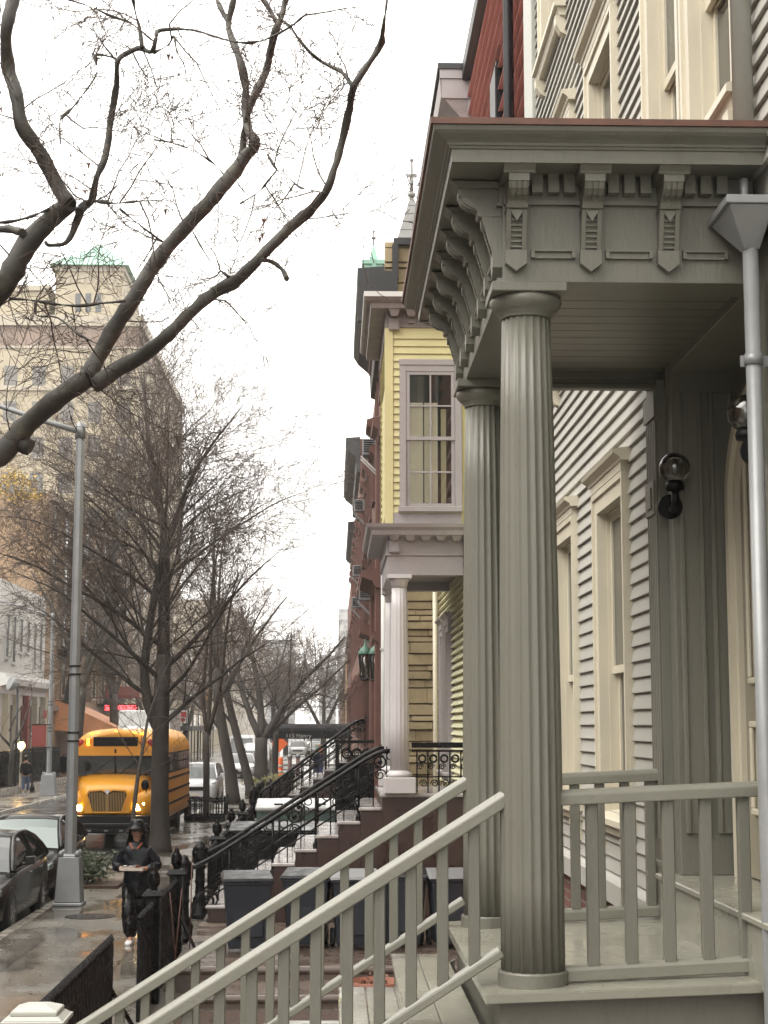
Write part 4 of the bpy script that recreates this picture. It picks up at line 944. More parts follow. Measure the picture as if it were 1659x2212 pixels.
LIN = dict(seg=.5, wob=.05, curve=-.02, rend=.25, rmin=.0045, big=.022, levels=4, kids=[46,9,6,3.2], lref=[9,3.5,1.4,.6], start=[.14,.12,.15,.15],
           ang=[(38,62),(30,60),(30,65),(30,65)], lift=[.10,.10,.06,.03], len=[4.9,.42,.48,.5], fall=[.62,.45,.4,.4], rk=[.33,.42,.55,.6])
def tree(name, label, loc, stems, o, seed, bark=M['bark'], twm=M['twig'], group=None, leaves=None):
    """stems: (offset, direction, length, radius)"""
    t = thing(name, label, 'tree', loc, group); rnd = random.Random(seed); li = MB(); tw = MB()
    for i, (off, d, L, r) in enumerate(stems):
        branch(li, tw, Vector(loc)+Vector(off), d, L, r, 0, rnd, dict(o, rend=.88, levels=0, wob=0) if i == 0 and len(stems) > 1 else o)
    tr = li.build('trunk', bark, t); cr = tw.build('crown', twm, t)
    return t
def O(**k): q = dict(LIN); q.update(k); return q
# the big street tree with two leaders, in front of the bus
o1 = O(kids=[48,10,6.6,4.2], rend=.12, len=[5.3,.44,.5,.55], rmin=.0045, ang=[(34,58),(28,56),(30,62),(30,65)])
t1 = thing('street_tree', 'large bare street tree with twin leaders standing before the yellow bus', 'tree', (-4.43, 43, 0), 'bare street trees'); rnd = random.Random(4)
li, tw = MB(), MB(); base = Vector((-4.43, 43, 0))
li.tube([base+Vector(v) for v in ((0,0,-.1),(.0,0,.15),(.0,0,.5),(-.02,0,1.4),(-.03,0,2.6),(-.02,0,3.9),(.02,0,5.0))], [.36,.29,.25,.225,.215,.21,.20], 14)
branch(li, tw, base+Vector((.02,0,4.9)), (-.015,.02,1), 8.6, .175, 0, rnd, o1)
li.tube([base+Vector(v) for v in ((-.05,0,2.9),(-.2,-.01,3.3),(-.37,-.03,3.75),(-.45,-.05,4.25),(-.47,-.05,4.8))], [.10,.13,.13,.128,.12], 12)
branch(li, tw, base+Vector((-.46,-.05,4.2)), (-.02,.02,1), 7.9, .125, 0, rnd, O(kids=[42,10,6.6,4.0], rend=.12, rmin=.0045, ang=[(34,58),(28,56),(30,62),(30,65)], len=[5.3,.44,.5,.5], start=[.02,.12,.15,.15]))
for (z, dx, dy, L, r) in ((3.2,.75,.2,3.6,.07),(3.7,-.8,.3,5.0,.075),(3.9,.6,-.6,4.6,.065),(4.3,-.7,-.4,5.0,.07),(4.6,.7,.1,4.4,.075),(5.2,-.85,.1,5.4,.07)):
    branch(li, tw, base+Vector((0,0,z)), (dx,dy,.62), L, r, 1, rnd, o1)
li.build('trunk', M['bark'], t1); tw.build('crown', M['twig'], t1)
# a slim sapling right in front of it
tree('young_tree', 'slim young bare tree rising just in front of the yellow bus hood', (-4.75, 39.2, 0), [((0,0,-.05),(-.02,0,1),5.6,.065)],
     O(kids=[30,7,5,3], len=[2.2,.45,.5,.5], start=[.36,.12,.15,.15], ang=[(35,65),(30,60),(30,65),(30,65)], rk=[.36,.45,.55,.6]), 8, group='bare street trees')
# the tree in the iron pit guard and the two leaning trunks
tree('pit_tree', 'slim bare tree growing inside the iron pit guard', (-4.32, 57, 0), [((0,0,-.05),(-.01,0,1),3.0,.125),((0,0,2.8),(-.22,.05,1),5.6,.085),((0,0,2.85),(.25,-.05,1),5.8,.085),((0,0,2.9),(.02,.1,1),6.6,.09)],
     O(kids=[16,8,6,3.2], start=[.3,.12,.15,.15], len=[3.2,.45,.5,.5]), 21, group='bare street trees')
def lean_tree(label, loc, path, r, seed, L=6.5):
    t = thing('leaning_tree', label, 'tree', loc, 'bare street trees'); rnd = random.Random(seed); li, tw = MB(), MB(); b = Vector(loc)
    pts = [b+Vector(v) for v in path]; li.tube(pts, [r*1.5, r*1.15]+[r*(1-.10*i) for i in range(len(pts)-2)], 12)
    o = O(kids=[26,8,6,3.0], len=[3.8,.45,.5,.5], start=[.08,.12,.15,.15])
    branch(li, tw, pts[-1], pts[-1]-pts[-2], L, r*.55, 0, rnd, o)
    branch(li, tw, pts[-2], (.5,.1,1), L*.8, r*.4, 0, rnd, o); branch(li, tw, pts[-3], (-.6,-.1,.9), L*.7, r*.35, 0, rnd, o)
    li.build('trunk', M['bark'], t); tw.build('crown', M['twig2'], t); return t
lean_tree('thick leaning bare tree next after the iron pit guard', (-4.15, 69, 0), [(0,0,-.1),(-.02,0,.4),(-.12,0,1.3),(-.42,0,2.8),(-.66,0,4.2),(-.72,0,5.6)], .25, 31)
lean_tree('second leaning bare tree close behind the thick one', (-3.75, 76, 0), [(0,0,-.1),(-.05,0,.4),(-.3,0,1.4),(-.75,0,3.0),(-1.15,0,4.6),(-1.3,0,5.8)], .20, 32)
tree('street_tree', 'spreading bare tree forking low beside the black sidewalk canopy', (-4.1, 94, 0), [((0,0,-.1),(.0,0,1),2.6,.42),((-.05,0,2.4),(-.42,.1,1),7.0,.22),((0,0,2.4),(.02,.1,1),8.0,.24),((.05,0,2.3),(.5,-.1,1),7.6,.2),((.0,0,2.2),(.62,.2,.75),7.0,.15)],
     O(kids=[22,9,6,3.0], len=[4.4,.42,.48,.5], start=[.2,.12,.15,.15], seg=.6, rmin=.008, big=.03), 41, bark=M['bark'], twm=M['twig2'], group='bare street trees')
tree('street_tree', 'slender bare tree just past the forked one by the canopy', (-3.5, 99, 0), [((0,0,-.1),(.02,0,1),3.0,.2),((0,0,2.8),(.25,0,1),6.0,.13),((0,0,2.8),(-.2,0,1),6.0,.12)],
     O(kids=[18,8,5,3.0], len=[3.4,.42,.48,.5], start=[.2,.12,.15,.15], rmin=.008, big=.03), 43, twm=M['twig2'], group='bare street trees')
far_o = O(kids=[18,8,5,2], levels=4, len=[4.6,.45,.5,.5], rmin=.014, big=.05, seg=.8, start=[.25,.12,.15,.15])
ft = tree('distant_tree', 'bare hazy tree directly over the far end of the black canopy', (-1.0, 150, 0), [((0,0,-.2),(.02,0,1),2.6,.3),((0,0,2.4),(.4,0,1),6.5,.2),((0,0,2.4),(-.4,.1,1),6.5,.2),((0,0,2.4),(.03,.2,1),8,.2)], far_o, 51, twm=M['twig2'], group='hazy trees at the end of the street')
for i, (x, y, s, lab) in enumerate(((-5.5, 190, 1.05, 'bare hazy tree to the street side of the canopy'), (-12.8, 118, .95, 'bare tree at the far kerb beyond the red light sign'), (-13.3, 150, 1.1, 'bare tree at the far kerb behind the green and white banners'), (-4.6, 125, .9, 'bare tree at the crossing behind the forked tree'))):
    c = copy_tree(ft); c.location = (x, y, 0); c.rotation_euler = (0,0,1.3+i*1.7); c.scale = (s,s,s); c['label'] = lab
# across the street: small crooked tree by the fence, a bigger one behind the lamp post
tree('crooked_tree', 'small crooked bare tree behind the iron fence across the street', (-15.0, 78, 0), [((0,0,0),(.02,0,1),2.4,.11),((0,0,2.2),(-.6,0,.7),2.4,.07),((0,0,2.2),(.7,0,.8),2.6,.07),((-.1,0,2.9),(.2,.1,1),1.8,.05)],
     O(kids=[9,6,4,2], len=[1.8,.5,.5,.5], wob=.12, start=[.25,.12,.15,.15], rmin=.008), 61, group='bare trees across the street')
tree('kerb_tree', 'tall grey bare tree behind the tall grey lamp post', (-13.1, 84, 0), [((0,0,-.1),(.08,0,1),5.2,.30),((.38,0,4.9),(.5,0,1),7.0,.17),((.36,0,4.8),(-.35,.1,1),7.0,.17),((.38,0,5),(.05,.2,1),8.0,.18)],
     O(kids=[22,9,6,3.2], len=[4.2,.42,.48,.5], start=[.12,.12,.15,.15], rmin=.007, big=.03), 63, bark=M['plane'], twm=M['twig2'], group='bare trees across the street')

kt = [o for o in COL.objects if o.name.startswith('kerb_tree')][0]
for (x, y, s, a, lab) in ((-14.3, 57, 1.15, 2.1, 'tall bare tree at the picture edge standing nearer than the iron fence across the street'), (-13.2, 102, 1.0, 4.0, 'tall bare tree at the far kerb beside the orange awning')):
    c = copy_tree(kt); c.location = (x, y, 0); c.scale = (s, s, s); c.rotation_euler = (0, 0, a); c['label'] = lab
# ---- the plane tree whose limbs reach in over the near kerb
pt = thing('plane_tree', 'mottled plane tree limbs reaching high over the near kerb against the white sky', 'tree', (-6.2, 18.5, 0))
tk, tw = MB(), MB(); rnd = random.Random(77)
K = .5201
def limb(pts, Y0, Y1, dens=1.0, sides=12, tmb=None):
    """pts: x, y, half-thickness as measured on the photograph; the limb runs from distance Y0 to Y1"""
    P = []; Rr = []; n = len(pts)
    for i, (x, y, r) in enumerate(pts):
        Y = Y0 + (Y1-Y0)*i/(n-1) + .10*math.sin(i*1.7+Y0); P.append(at(x*K, y*K, Y)); Rr.append(max(.006, r*.92*K*Y/F))
    # round the polyline
    Q = []; QR = []
    for i in range(n-1):
        p0 = P[max(i-1,0)]; p1 = P[i]; p2 = P[i+1]; p3 = P[min(i+2,n-1)]
        for k in range(4):
            t = k/4
            Q.append(.5*((2*p1)+(p2-p0)*t+(2*p0-5*p1+4*p2-p3)*t*t+(3*p1-p0-3*p2+p3)*t**3)); QR.append((Rr[i]*(1-t)+Rr[i+1]*t)*(1+rnd.uniform(-.06,.07)))
    Q.append(P[-1]); QR.append(Rr[-1])
    tk.tube(Q, QR, sides+4 if Rr[0] > .03 else 7)
    o = O(kids=[4,7,5,3], len=[1.2,.6,.55,.55], start=[0,.1,.12,.1], rmin=.0042, big=.018, wob=.13, curve=.0, seg=.18, lref=[1.2,1.0,.55,.3], ang=[(30,80)]*4, lift=[.1,.05,0,0], fall=[.3]*4)
    L = sum((Q[i+1]-Q[i]).length for i in range(len(Q)-1))
    for j in range(int(L*1.6*dens)):
        i = rnd.randrange(1, len(Q)-1); d = (Q[i+1]-Q[i]).normalized(); a = d.orthogonal(); a.rotate(Matrix.Rotation(rnd.random()*6.28, 3, d))
        nd = d*rnd.uniform(.1,.8)+a; nd.z += .15
        if Q[i].x/Q[i].y*F + 722 > 790: continue
        branch(tw, tw, Q[i]+a*QR[i]*.6, nd, rnd.uniform(.5,1.5), rnd.uniform(.008,.013), 1, rnd, dict(o, levels=3))
    return Q
A = [(-420,1700,62),(-150,1400,58),(-40,1250,55),(40,1150,52),(110,1020,50),(200,920,46),(290,845,40)]
limb(A, 18.5, 18.0, .6)
limb([(290,850,36),(235,770,34),(170,640,32),(90,520,31),(68,400,32),(40,300,30),(25,200,28),(30,100,28),(62,-20,27),(90,-160,25)], 18.0, 17.6, .9)
limb([(330,880,20),(350,850,23),(380,830,18),(400,740,15),(440,640,15),(460,500,14),(485,350,13),(487,260,13),(520,225,12),(580,202,11),(630,215,10),(648,160,8),(665,125,8),(800,125,8),(900,155,6.5),(1000,178,6),(1100,165,5),(1200,115,5),(1280,50,3)], 18.0, 17.2, 1.2)
limb([(590,200,7),(580,120,6),(562,50,6),(548,-30,5)], 17.7, 17.4, 1.3)
limb([(545,95,5),(450,62,5),(370,25,4),(270,-5,4)], 17.5, 17.0, 1.3)
limb([(640,220,7),(700,185,5),(722,150,5),(735,215,4),(765,270,4),(772,318,4)], 17.6, 17.3, 1.3)
limb([(487,262,6),(470,238,6),(395,230,5),(405,290,5),(380,345,6),(300,450,4),(250,500,4),(252,600,3)], 17.9, 17.4, 1.3)
limb([(345,850,18),(318,920,15),(295,980,14),(262,1012,14),(205,1018,12),(190,1008,8)], 18.0, 18.2, .6)
limb([(95,965,18),(40,952,17),(-60,950,17),(-200,900,15)], 18.1, 18.4, .6)
limb([(205,868,8),(110,905,8),(0,925,8),(-120,915,8)], 18.1, 17.7, 1.0)
limb([(380,832,7),(470,845,5),(580,835,4.5),(700,832,4)], 18.0, 17.4, 2.2)
limb([(40,1240,7),(150,1250,8),(300,1270,7),(420,1260,6),(520,1250,4)], 18.3, 17.6, 2.0)
limb([(150,1250,6),(150,1310,6),(240,1320,5),(330,1390,5),(430,1440,4)], 18.1, 17.6, 2.0)
B0 = [(-560,2500,66),(-300,2150,60),(-120,1960,54),(-40,1915,52),(20,1871,50),(120,1756,49),(250,1645,46),(365,1572,42)]
limb(B0, 18.9, 18.5, .35)
tk.tube([at(x*K, y*K, 18.75) for x, y in ((60,1830),(105,1850),(130,1862))], [.10,.11,.10], 10)
limb([(362,1580,42),(410,1480,39),(480,1350,37),(560,1230,36),(640,1100,36),(720,1000,35),(830,880,34),(900,800,34),(960,730,33),(1020,650,30),(1062,600,25),(1032,540,22),(1020,450,21),(1020,370,20),(1000,260,19),(970,180,17),(950,100,16),(970,0,14),(985,-120,13)], 18.5, 19.6, .8)
limb([(1005,650,17),(1014,560,16),(1030,470,17),(1060,390,19),(1100,310,18),(1122,220,17),(1142,130,17),(1168,70,15),(1185,0,14),(1200,-120,12)], 19.3, 18.6, .9)
limb([(1150,90,11),(1100,10,12),(1060,-60,11)], 18.9, 19.1, .8)
limb([(952,105,10),(900,0,9),(870,-70,8)], 19.6, 20, .8)
limb([(385,1600,42),(480,1540,37),(600,1470,34),(700,1390,31),(800,1290,29),(900,1210,29),(990,1160,27),(1080,1070,24),(1180,970,23),(1280,880,21),(1350,800,21),(1390,700,18),(1422,580,17),(1452,450,15),(1470,360,16),(1520,280,12.5),(1580,190,12),(1590,130,9),(1600,60,7),(1612,-40,6)], 18.5, 16.8, .75)
limb([(1470,365,9),(1420,300,8),(1350,265,7),(1290,220,6),(1230,150,6),(1190,100,5),(1150,60,5)], 17.2, 17.6, 1.3)
limb([(1085,1080,12),(1130,1088,11),(1172,1120,10),(1190,1158,10)], 17.8, 17.7, .8)
limb([(1350,800,7),(1250,780,6),(1200,740,5),(1150,705,4),(1110,640,3)], 17.4, 17.8, 3.0)
limb([(1150,705,4),(1080,790,3),(1000,845,3)], 17.6, 17.9, 2.5)
limb([(935,735,7),(900,690,6),(830,640,5),(740,600,4),(640,580,3)], 19.1, 18.6, 2.2)
limb([(690,1015,6),(600,950,5),(500,870,4)], 18.9, 18.4, 2.0)
limb([(950,1150,5),(870,1080,4),(800,960,4)], 18.0, 18.3, 2.0)
limb([(470,1800,5),(560,1500,5),(600,1700,4)], 18.3, 18.1, 1.0) if False else None
# roots of the limbs: the trunk below the frame
b0 = at(-560*K, 2500*K, 18.9); a0 = at(-420*K, 1700*K, 18.5)
tk.tube([(-6.1,19,-.1),(-6.1,19,.4),(-6.05,19,1.4),(-5.95,18.95,2.6),b0], [.5,.42,.38,.33,.185], 16)
tk.tube([(-6.05,19,1.6),(-6.0,18.8,3.6),((a0.x-6)/2,18.6,(a0.z+4)/2+.5),a0], [.3,.28,.24,.175], 14)
ob_ = tk.build('trunk', M['plane'], pt); tx_ = bpy.data.textures.new('bark_lumps', 'CLOUDS'); tx_.noise_scale = .22; dm_ = ob_.modifiers.new('lumps', 'DISPLACE'); dm_.texture = tx_; dm_.strength = .045; dm_.mid_level = .5
tw.build('crown', M['twig'], pt)
lf = MB()
for (x, y) in ((293,645),(515,815),(690,880),(1095,915),(355,798),(370,685),(700,235),(715,240),(1090,980),(1080,995),(0,390),(5,455),(125,505),(795,780),(820,775),(450,850),(720,830),(1010,1065)):
    c = at(x*K, y*K, 17.9); s = rnd.uniform(.02,.05); n = []
    for k in range(7):
        a = k*.9; rr = s*(1 if k % 2 else .5)*rnd.uniform(.6,1.2); n.append(c+Vector((rr*math.cos(a)*.7, rnd.uniform(-.03,.03), rr*math.sin(a)*1.2)))
    lf.add([c]+n, [(0,i+1,(i+1)%7+1) for i in range(7)])
lf.build('leaves', M['leaf'], pt)
# clumps of leaves and evergreen at the picture's street side
def leafy(mb, c, r, n, s, rnd, flat=1.0):
    for i in range(n):
        v = Vector((rnd.gauss(0,1), rnd.gauss(0,1), rnd.gauss(0,1)*flat)); v = v.normalized()*r*(rnd.random()**.45)
        p = Vector(c)+v; a = Vector((rnd.gauss(0,1), rnd.gauss(0,1), rnd.gauss(0,1))).normalized(); b = a.orthogonal().normalized(); k = s*rnd.uniform(.5,1.3)
        mb.add([p-a*k, p+b*k*.45, p+a*k, p-b*k*.45], [(0,1,2,3)])
yt = thing('yellow_leaf_tree', 'tree still holding yellow leaves at the edge of the picture across the street', 'tree', (-17.2, 66, 0)); rnd = random.Random(90)
li, tw = MB(), MB(); branch(li, tw, (-17.2,66,-.1), (.05,0,1), 12.5, .24, 0, rnd, O(kids=[26,8,5,3], len=[4.2,.45,.5,.5], start=[.35,.12,.15,.15], rmin=.007)); li.build('trunk', M['bark'], yt); tw.build('crown', M['twig2'], yt)
lv = MB()
for (x, y, r) in ((22,1030,.55),(55,1045,.5),(75,1072,.35),(5,1060,.6),(40,1075,.4),(-20,1040,.8)): leafy(lv, at(x,y,65.5), r, 150, .075, rnd, .6)
lv.build('leaves', M['yleaf'], yt)
eg = thing('evergreen', 'dark evergreen bush behind the iron fence across the street', 'shrub', (-15.6, 74, 0)); rnd = random.Random(91); lv = MB()
for k in range(16): leafy(lv, (-15.8+rnd.uniform(-.7,.4), 74+rnd.uniform(-.6,.6), .5+k*.17), max(.15,.95-k*.05), 160, .10, rnd, .5)
lv.build('foliage', M['green'], eg); MB().tube([(-15.7,74,0),(-15.7,74,2.8)], .07, 8).build('stem', M['bark'], eg)
# ================================================================== vehicles (front at local y = 0, facing the camera along -y)
def wheel(parent, x, y, r, w=.22, dual=False):
    s = 1 if x > 0 else -1
    def disc(prof):
        m = MB(); m.lathe(prof, 0, 0, 28); m.xf(Matrix.Translation((x, y, r)) @ Matrix.Rotation(R(90)*s, 4, 'Y')); return m
    wp = disc([(r*.55,-w),(r*.93,-w),(r,-w*.85),(r,-w*.15),(r*.93,0),(r*.68,.004),(r*.66,-.02)]).build('wheel', M['rubber'], parent)
    rim = disc([(r*.66,-.05),(r*.66,-.012),(r*.60,-.004),(r*.56,-.035),(r*.2,-.02),(r*.16,-.008),(.005,-.008)])
    rim.build('rim', M['steel'], wp)
    sp = MB()
    for k in range(5):
        a = k*math.pi*2/5; sp.beam((x-.012*s, y+math.cos(a)*r*.15, r+math.sin(a)*r*.15), (x-.010*s, y+math.cos(a)*r*.6, r+math.sin(a)*r*.6), .02, r*.16, up=(0, -math.sin(a), math.cos(a)))
    sp.build('spokes', M['chrome'], wp)
def loft(mb, secs, smooth=True):
    n = len(secs[0]); vs = [p for s in secs for p in s]; k = len(secs)
    mb.add(vs, [(i*n+j, (i+1)*n+j, (i+1)*n+(j+1)%n, i*n+(j+1)%n) for i in range(k-1) for j in range(n)], smooth)
    o = len(mb.v)-len(vs); mb.f.append(tuple(o+j for j in range(n))); mb.f.append(tuple(o+(k-1)*n+j for j in range(n))[::-1]); mb.sm += [False, False]
def car(name, label, loc, paint, kind='sedan', wind=None, lamps=False, cat='car', plate=True):
    t = thing(name, label, cat, (0,0,0))
    if kind == 'sedan':
        st = [(0,.60,.34,.55),(.05,.74,.26,.62),(.22,.84,.2,.70),(.7,.90,.19,.82),(1.35,.915,.19,.92),(2.2,.92,.19,.96),(3.4,.92,.19,.98),(4.1,.90,.2,1.01),(4.6,.85,.26,1.0),(4.82,.76,.36,.93),(4.86,.66,.45,.85)]
        gb = (1.28, 4.3, .92, 1.01, .83); gt = (2.05, 3.55, 1.44, .60); wy = (.93, 3.78); r = .335; L = 4.86
    else:
        st = [(0,.62,.40,.78),(.05,.76,.3,.88),(.2,.86,.24,.96),(.6,.91,.23,1.04),(1.15,.925,.23,1.10),(2.2,.93,.23,1.12),(3.6,.93,.23,1.14),(4.25,.90,.25,1.15),(4.45,.84,.34,1.12),(4.5,.74,.5,1.05)]
        gb = (1.02, 4.4, 1.08, 1.13, .85); gt = (1.85, 4.1, 1.66, .66); wy = (.9, 3.65); r = .36; L = 4.5
    secs = []
    for (y, w, zb, zt) in st:
        h = [(w*.90, zb), (w*.98, zb+.06), (w, zb+(zt-zb)*.45), (w*.985, zt-.14), (w*.93, zt-.04), (w*.78, zt+.005), (w*.4, zt+.025)]
        secs.append([(x, y, z) for x, z in h] + [(-x, y, z) for x, z in h[::-1]])
    b = MB(); loft(b, secs); body = b.build('body', paint, t)
    y0, y1, zf, zr, wb = gb; u0, u1, zt, wt = gt
    def ring_(y, z, w): return y, z, w
    arc = [(0,0),(.10,.30),(.22,.62),(.34,.88),(.46,.985),(.6,1.0),(.74,.95),(.86,.72),(.95,.36),(1,0)] if kind == 'sedan' else [(0,0),(.09,.36),(.18,.72),(.28,.93),(.42,1.0),(.62,1.0),(.82,.95),(.93,.78),(.975,.4),(1,0)]
    zt += .03
    S_ = []
    for f, h in arc:
        y = y0+(y1-y0)*f; zb = zf+(zr-zf)*f; S_.append((y, zb, zb+(zt-zb)*h, wb+(wt-wb)*h))
    g = MB(); secs = []
    for (y, zb, z, w) in S_:
        m_ = wb+(w-wb)*.5
        secs.append([(wb,y,zb-.02),(m_+.015,y,zb+(z-zb)*.5),(w,y,z-.004),(w*.5,y,z+.018),(-w*.5,y,z+.018),(-w,y,z-.004),(-m_-.015,y,zb+(z-zb)*.5),(-wb,y,zb-.02)])
    loft(g, secs); g.build('side_windows', M['carglass'], t)
    ws = MB(); q_ = []
    for (y, zb, z, w) in S_[:4]: q_.append([(-w*.93,y-.012,z+.012),(-w*.46,y-.02,z+.034),(0,y-.022,z+.036),(w*.46,y-.02,z+.034),(w*.93,y-.012,z+.012)])
    for i in range(3): ws.add(q_[i]+q_[i+1], [(k,k+1,k+6,k+5) for k in range(4)], True)
    ws.build('windshield', wind or M['carglass'], t)
    rf = MB(); rs = []
    for (y, zb, z, w) in S_[3:7 if kind == 'sedan' else 8]:
        rs.append([(w+.03,y,z-.05),(w+.025,y,z+.005),(w*.6,y,z+.04),(0,y,z+.052),(-w*.6,y,z+.04),(-w-.025,y,z+.005),(-w-.03,y,z-.05)])
    loft(rf, rs); rf.build('roof', paint, t)
    for s in (-1, 1):
        pl = MB(); pl.tube([(s*(w+.004),y,z) for (y, zb, z, w) in S_], [.05,.04,.036,.034,.034,.036,.05,.075,.09,.09], 8)
        i_ = 5; y, zb, z, w = S_[i_]; pl.beam((s*(wb+.012),y+.08,zb),(s*(w+.012),y,z),.035,.09)
        pl.tube([(s*(wb+.008),y_,zb_+.005) for (y_, zb_, z_, w_) in S_[1:9]], .018, 6)
        pl.build('pillar', paint, t)
    for s in (-1, 1):
        for y in wy:
            m = MB(); m.lathe([(r*1.16,-.16),(r*1.18,0),(r*.9,.001)], 0, 0, 24); m.xf(Matrix.Translation((s*.905, y, r*1.02)) @ Matrix.Rotation(R(90)*s, 4, 'Y')); m.build('wheel_arch', M['black'], t)
    for s in (-1, 1):
        for y in wy: wheel(t, s*.925, y, r)
    for s in (-1, 1):
        zl = st[2][3]-.05
        hl = MB(); hl.hexa([(s*.36,.02,zl-.09),(s*.80,.16,zl-.05),(s*.84,.42,zl-.02),(s*.42,.3,zl-.06),(s*.38,.04,zl-.02),(s*.80,.19,zl+.05),(s*.83,.45,zl+.075),(s*.44,.32,zl+.03)])
        hl.build('headlight', M['lampon'] if lamps else M['frost'], t, .008)
        mi = MB(); zmi = zf+.10; mi.hexa([(s*.93,y0+.55,zmi-.02),(s*1.10,y0+.53,zmi),(s*1.10,y0+.68,zmi),(s*.93,y0+.68,zmi-.02),(s*.93,y0+.57,zmi+.12),(s*1.09,y0+.55,zmi+.13),(s*1.09,y0+.68,zmi+.13),(s*.93,y0+.68,zmi+.12)])
        mi.box(min(s*.86,s*.94), max(s*.86,s*.94), y0+.6, y0+.66, zmi-.03, zmi+.02); mi.build('mirror', paint, t, .01)
        tl = MB().box(min(s*.4,s*.66), max(s*.4,s*.66), L-.10, L-.01, st[-2][3]-.2, st[-2][3]-.05); tl.build('tail_light', M['redlens'], t, .01)
        MB().box(min(s*.925,s*.94), max(s*.925,s*.94), 2.35, 2.55, zf-.08, zf-.055).box(min(s*.925,s*.94), max(s*.925,s*.94), 3.3, 3.5, zf-.07, zf-.045).build('door_handle', M['chrome'], t)
    zg = st[1][3]
    gr_ = MB().box(-.5, .5, -.012, .1, zg-.24, zg-.10)
    for i in range(4): gr_.box(-.5, .5, -.02, .0, zg-.235+i*.036, zg-.222+i*.036)
    gr_.build('grille', M['black'], t, .01)
    MB().box(-.62, .62, -.03, .1, .27, .38).build('bumper_intake', M['black'], t, .02)
    MB().box(-.55, .55, -.022, .0, zg-.255, zg-.243).box(-.55, .55, -.022, .0, zg-.098, zg-.086).build('chrome_strip', M['chrome'], t)
    if plate: MB().box(-.16, .16, -.04, -.025, .42, .52).build('number_plate', M['card'], t)
    t.location = loc; return t
c1 = car('parked_car', 'dark grey wet sedan at the kerb beside the lamp post base', (-6.10, 26.55, -.13), M['cargrey'])
c2 = car('parked_car', 'black sedan with a pale rain-covered windshield parked in front of the yellow bus', (-6.18, 31.9, -.13), M['carblack'], wind=M['frost'])
c3 = car('parked_car', 'white wet hatchback parked behind the yellow bus', (-5.75, 69.5, -.13), M['carwhite'], 'suv')
c4 = car('parked_car', 'white crossover on the road under the black sidewalk canopy', (-3.75, 172, -.14), M['carwhite'], 'suv', lamps=False)
c5 = car('parked_car', 'small white car between the trunks of the leaning and the forked trees', (-5.9, 106, -.13), M['carwhite'], 'sedan')
c6 = car('parked_car', 'dark car far down the road beside the white crossover', (-2.0, 180, -.14), M['carblack'], 'sedan')
def van(name, label, loc, L=5.6, H=2.5, W=1.0, nose=1.1, box=False, paint=M['carwhite']):
    t = thing(name, label, 'truck' if box else 'van', (0,0,0))
    secs = []
    for (y, zt, w) in ((0,.95,.82),(.08,1.1,.92),(nose*.75,1.28,.98),(nose,1.34,1.0),(nose+.75,H*(.8 if box else .97),.93),(nose+1.0,H*(.82 if box else 1),.92),(L if not box else nose+1.7,H*(.82 if box else 1),.92)):
        w *= W; secs.append([(w,y,.4),(w,y,zt-.25),(w*.94,y,zt-.06),(w*.6,y,zt),(-w*.6,y,zt),(-w*.94,y,zt-.06),(-w,y,zt-.25),(-w,y,.4)])
    b = MB(); loft(b, secs); b.build('body', paint, t)
    zt = H*(.8 if box else .97)
    MB().hexa([(-.84*W,nose-.02,1.36),(.84*W,nose-.02,1.36),(.84*W,nose+.05,1.36),(-.84*W,nose+.05,1.36),(-.76*W,nose+.66,zt-.13),(.76*W,nose+.66,zt-.13),(.76*W,nose+.74,zt-.13),(-.76*W,nose+.74,zt-.13)]).build('windshield', M['carglass'], t)
    if box: MB().box(-1.2, 1.2, nose+1.75, L, .9, H).build('cargo_box', M['white_gloss'], t, .04)
    for s in (-1, 1):
        MB().hexa([(s*.935*W,nose+.45,1.35),(s*.96*W,nose+.45,1.35),(s*.96*W,nose+1.4,1.35),(s*.935*W,nose+1.4,1.35),(s*.93*W,nose+.8,zt-.25),(s*.95*W,nose+.8,zt-.25),(s*.95*W,nose+1.4,zt-.25),(s*.93*W,nose+1.4,zt-.25)]).build('door_window', M['carglass'], t)
        MB().box(s*.62*W-.12, s*.62*W+.12, -.02, .1, .85, 1.02).build('headlight', M['frost'], t, .01)
        MB().box(min(s*W,s*(W+.18)), max(s*W,s*(W+.18)), nose+.45, nose+.55, 1.35, 1.7).build('mirror', M['black'], t, .01)
        for y in (.85, L-1.2): wheel(t, s*.98*W, y, .36)
    MB().box(-.5*W, .5*W, -.02, .08, .62, .86).box(-.9*W, .9*W, -.06, .06, .42, .56).build('grille', M['black'], t, .01)
    t.location = loc; return t
van('white_van', 'tall white van behind the two leaning tree trunks', (-6.6, 118, -.13), 6, 2.6)
van('white_van', 'white van seen between the leaning trunks and the forked tree', (-5.35, 112, -.13), 5.4, 2.1)
van('box_truck', 'white box truck standing behind the yellow bus', (-8.7, 74, -.13), 7.5, 4.0, 1.05, box=True)
van('white_van', 'white van far off under the middle of the black canopy', (-2.6, 205, -.14), 5.6, 2.6)

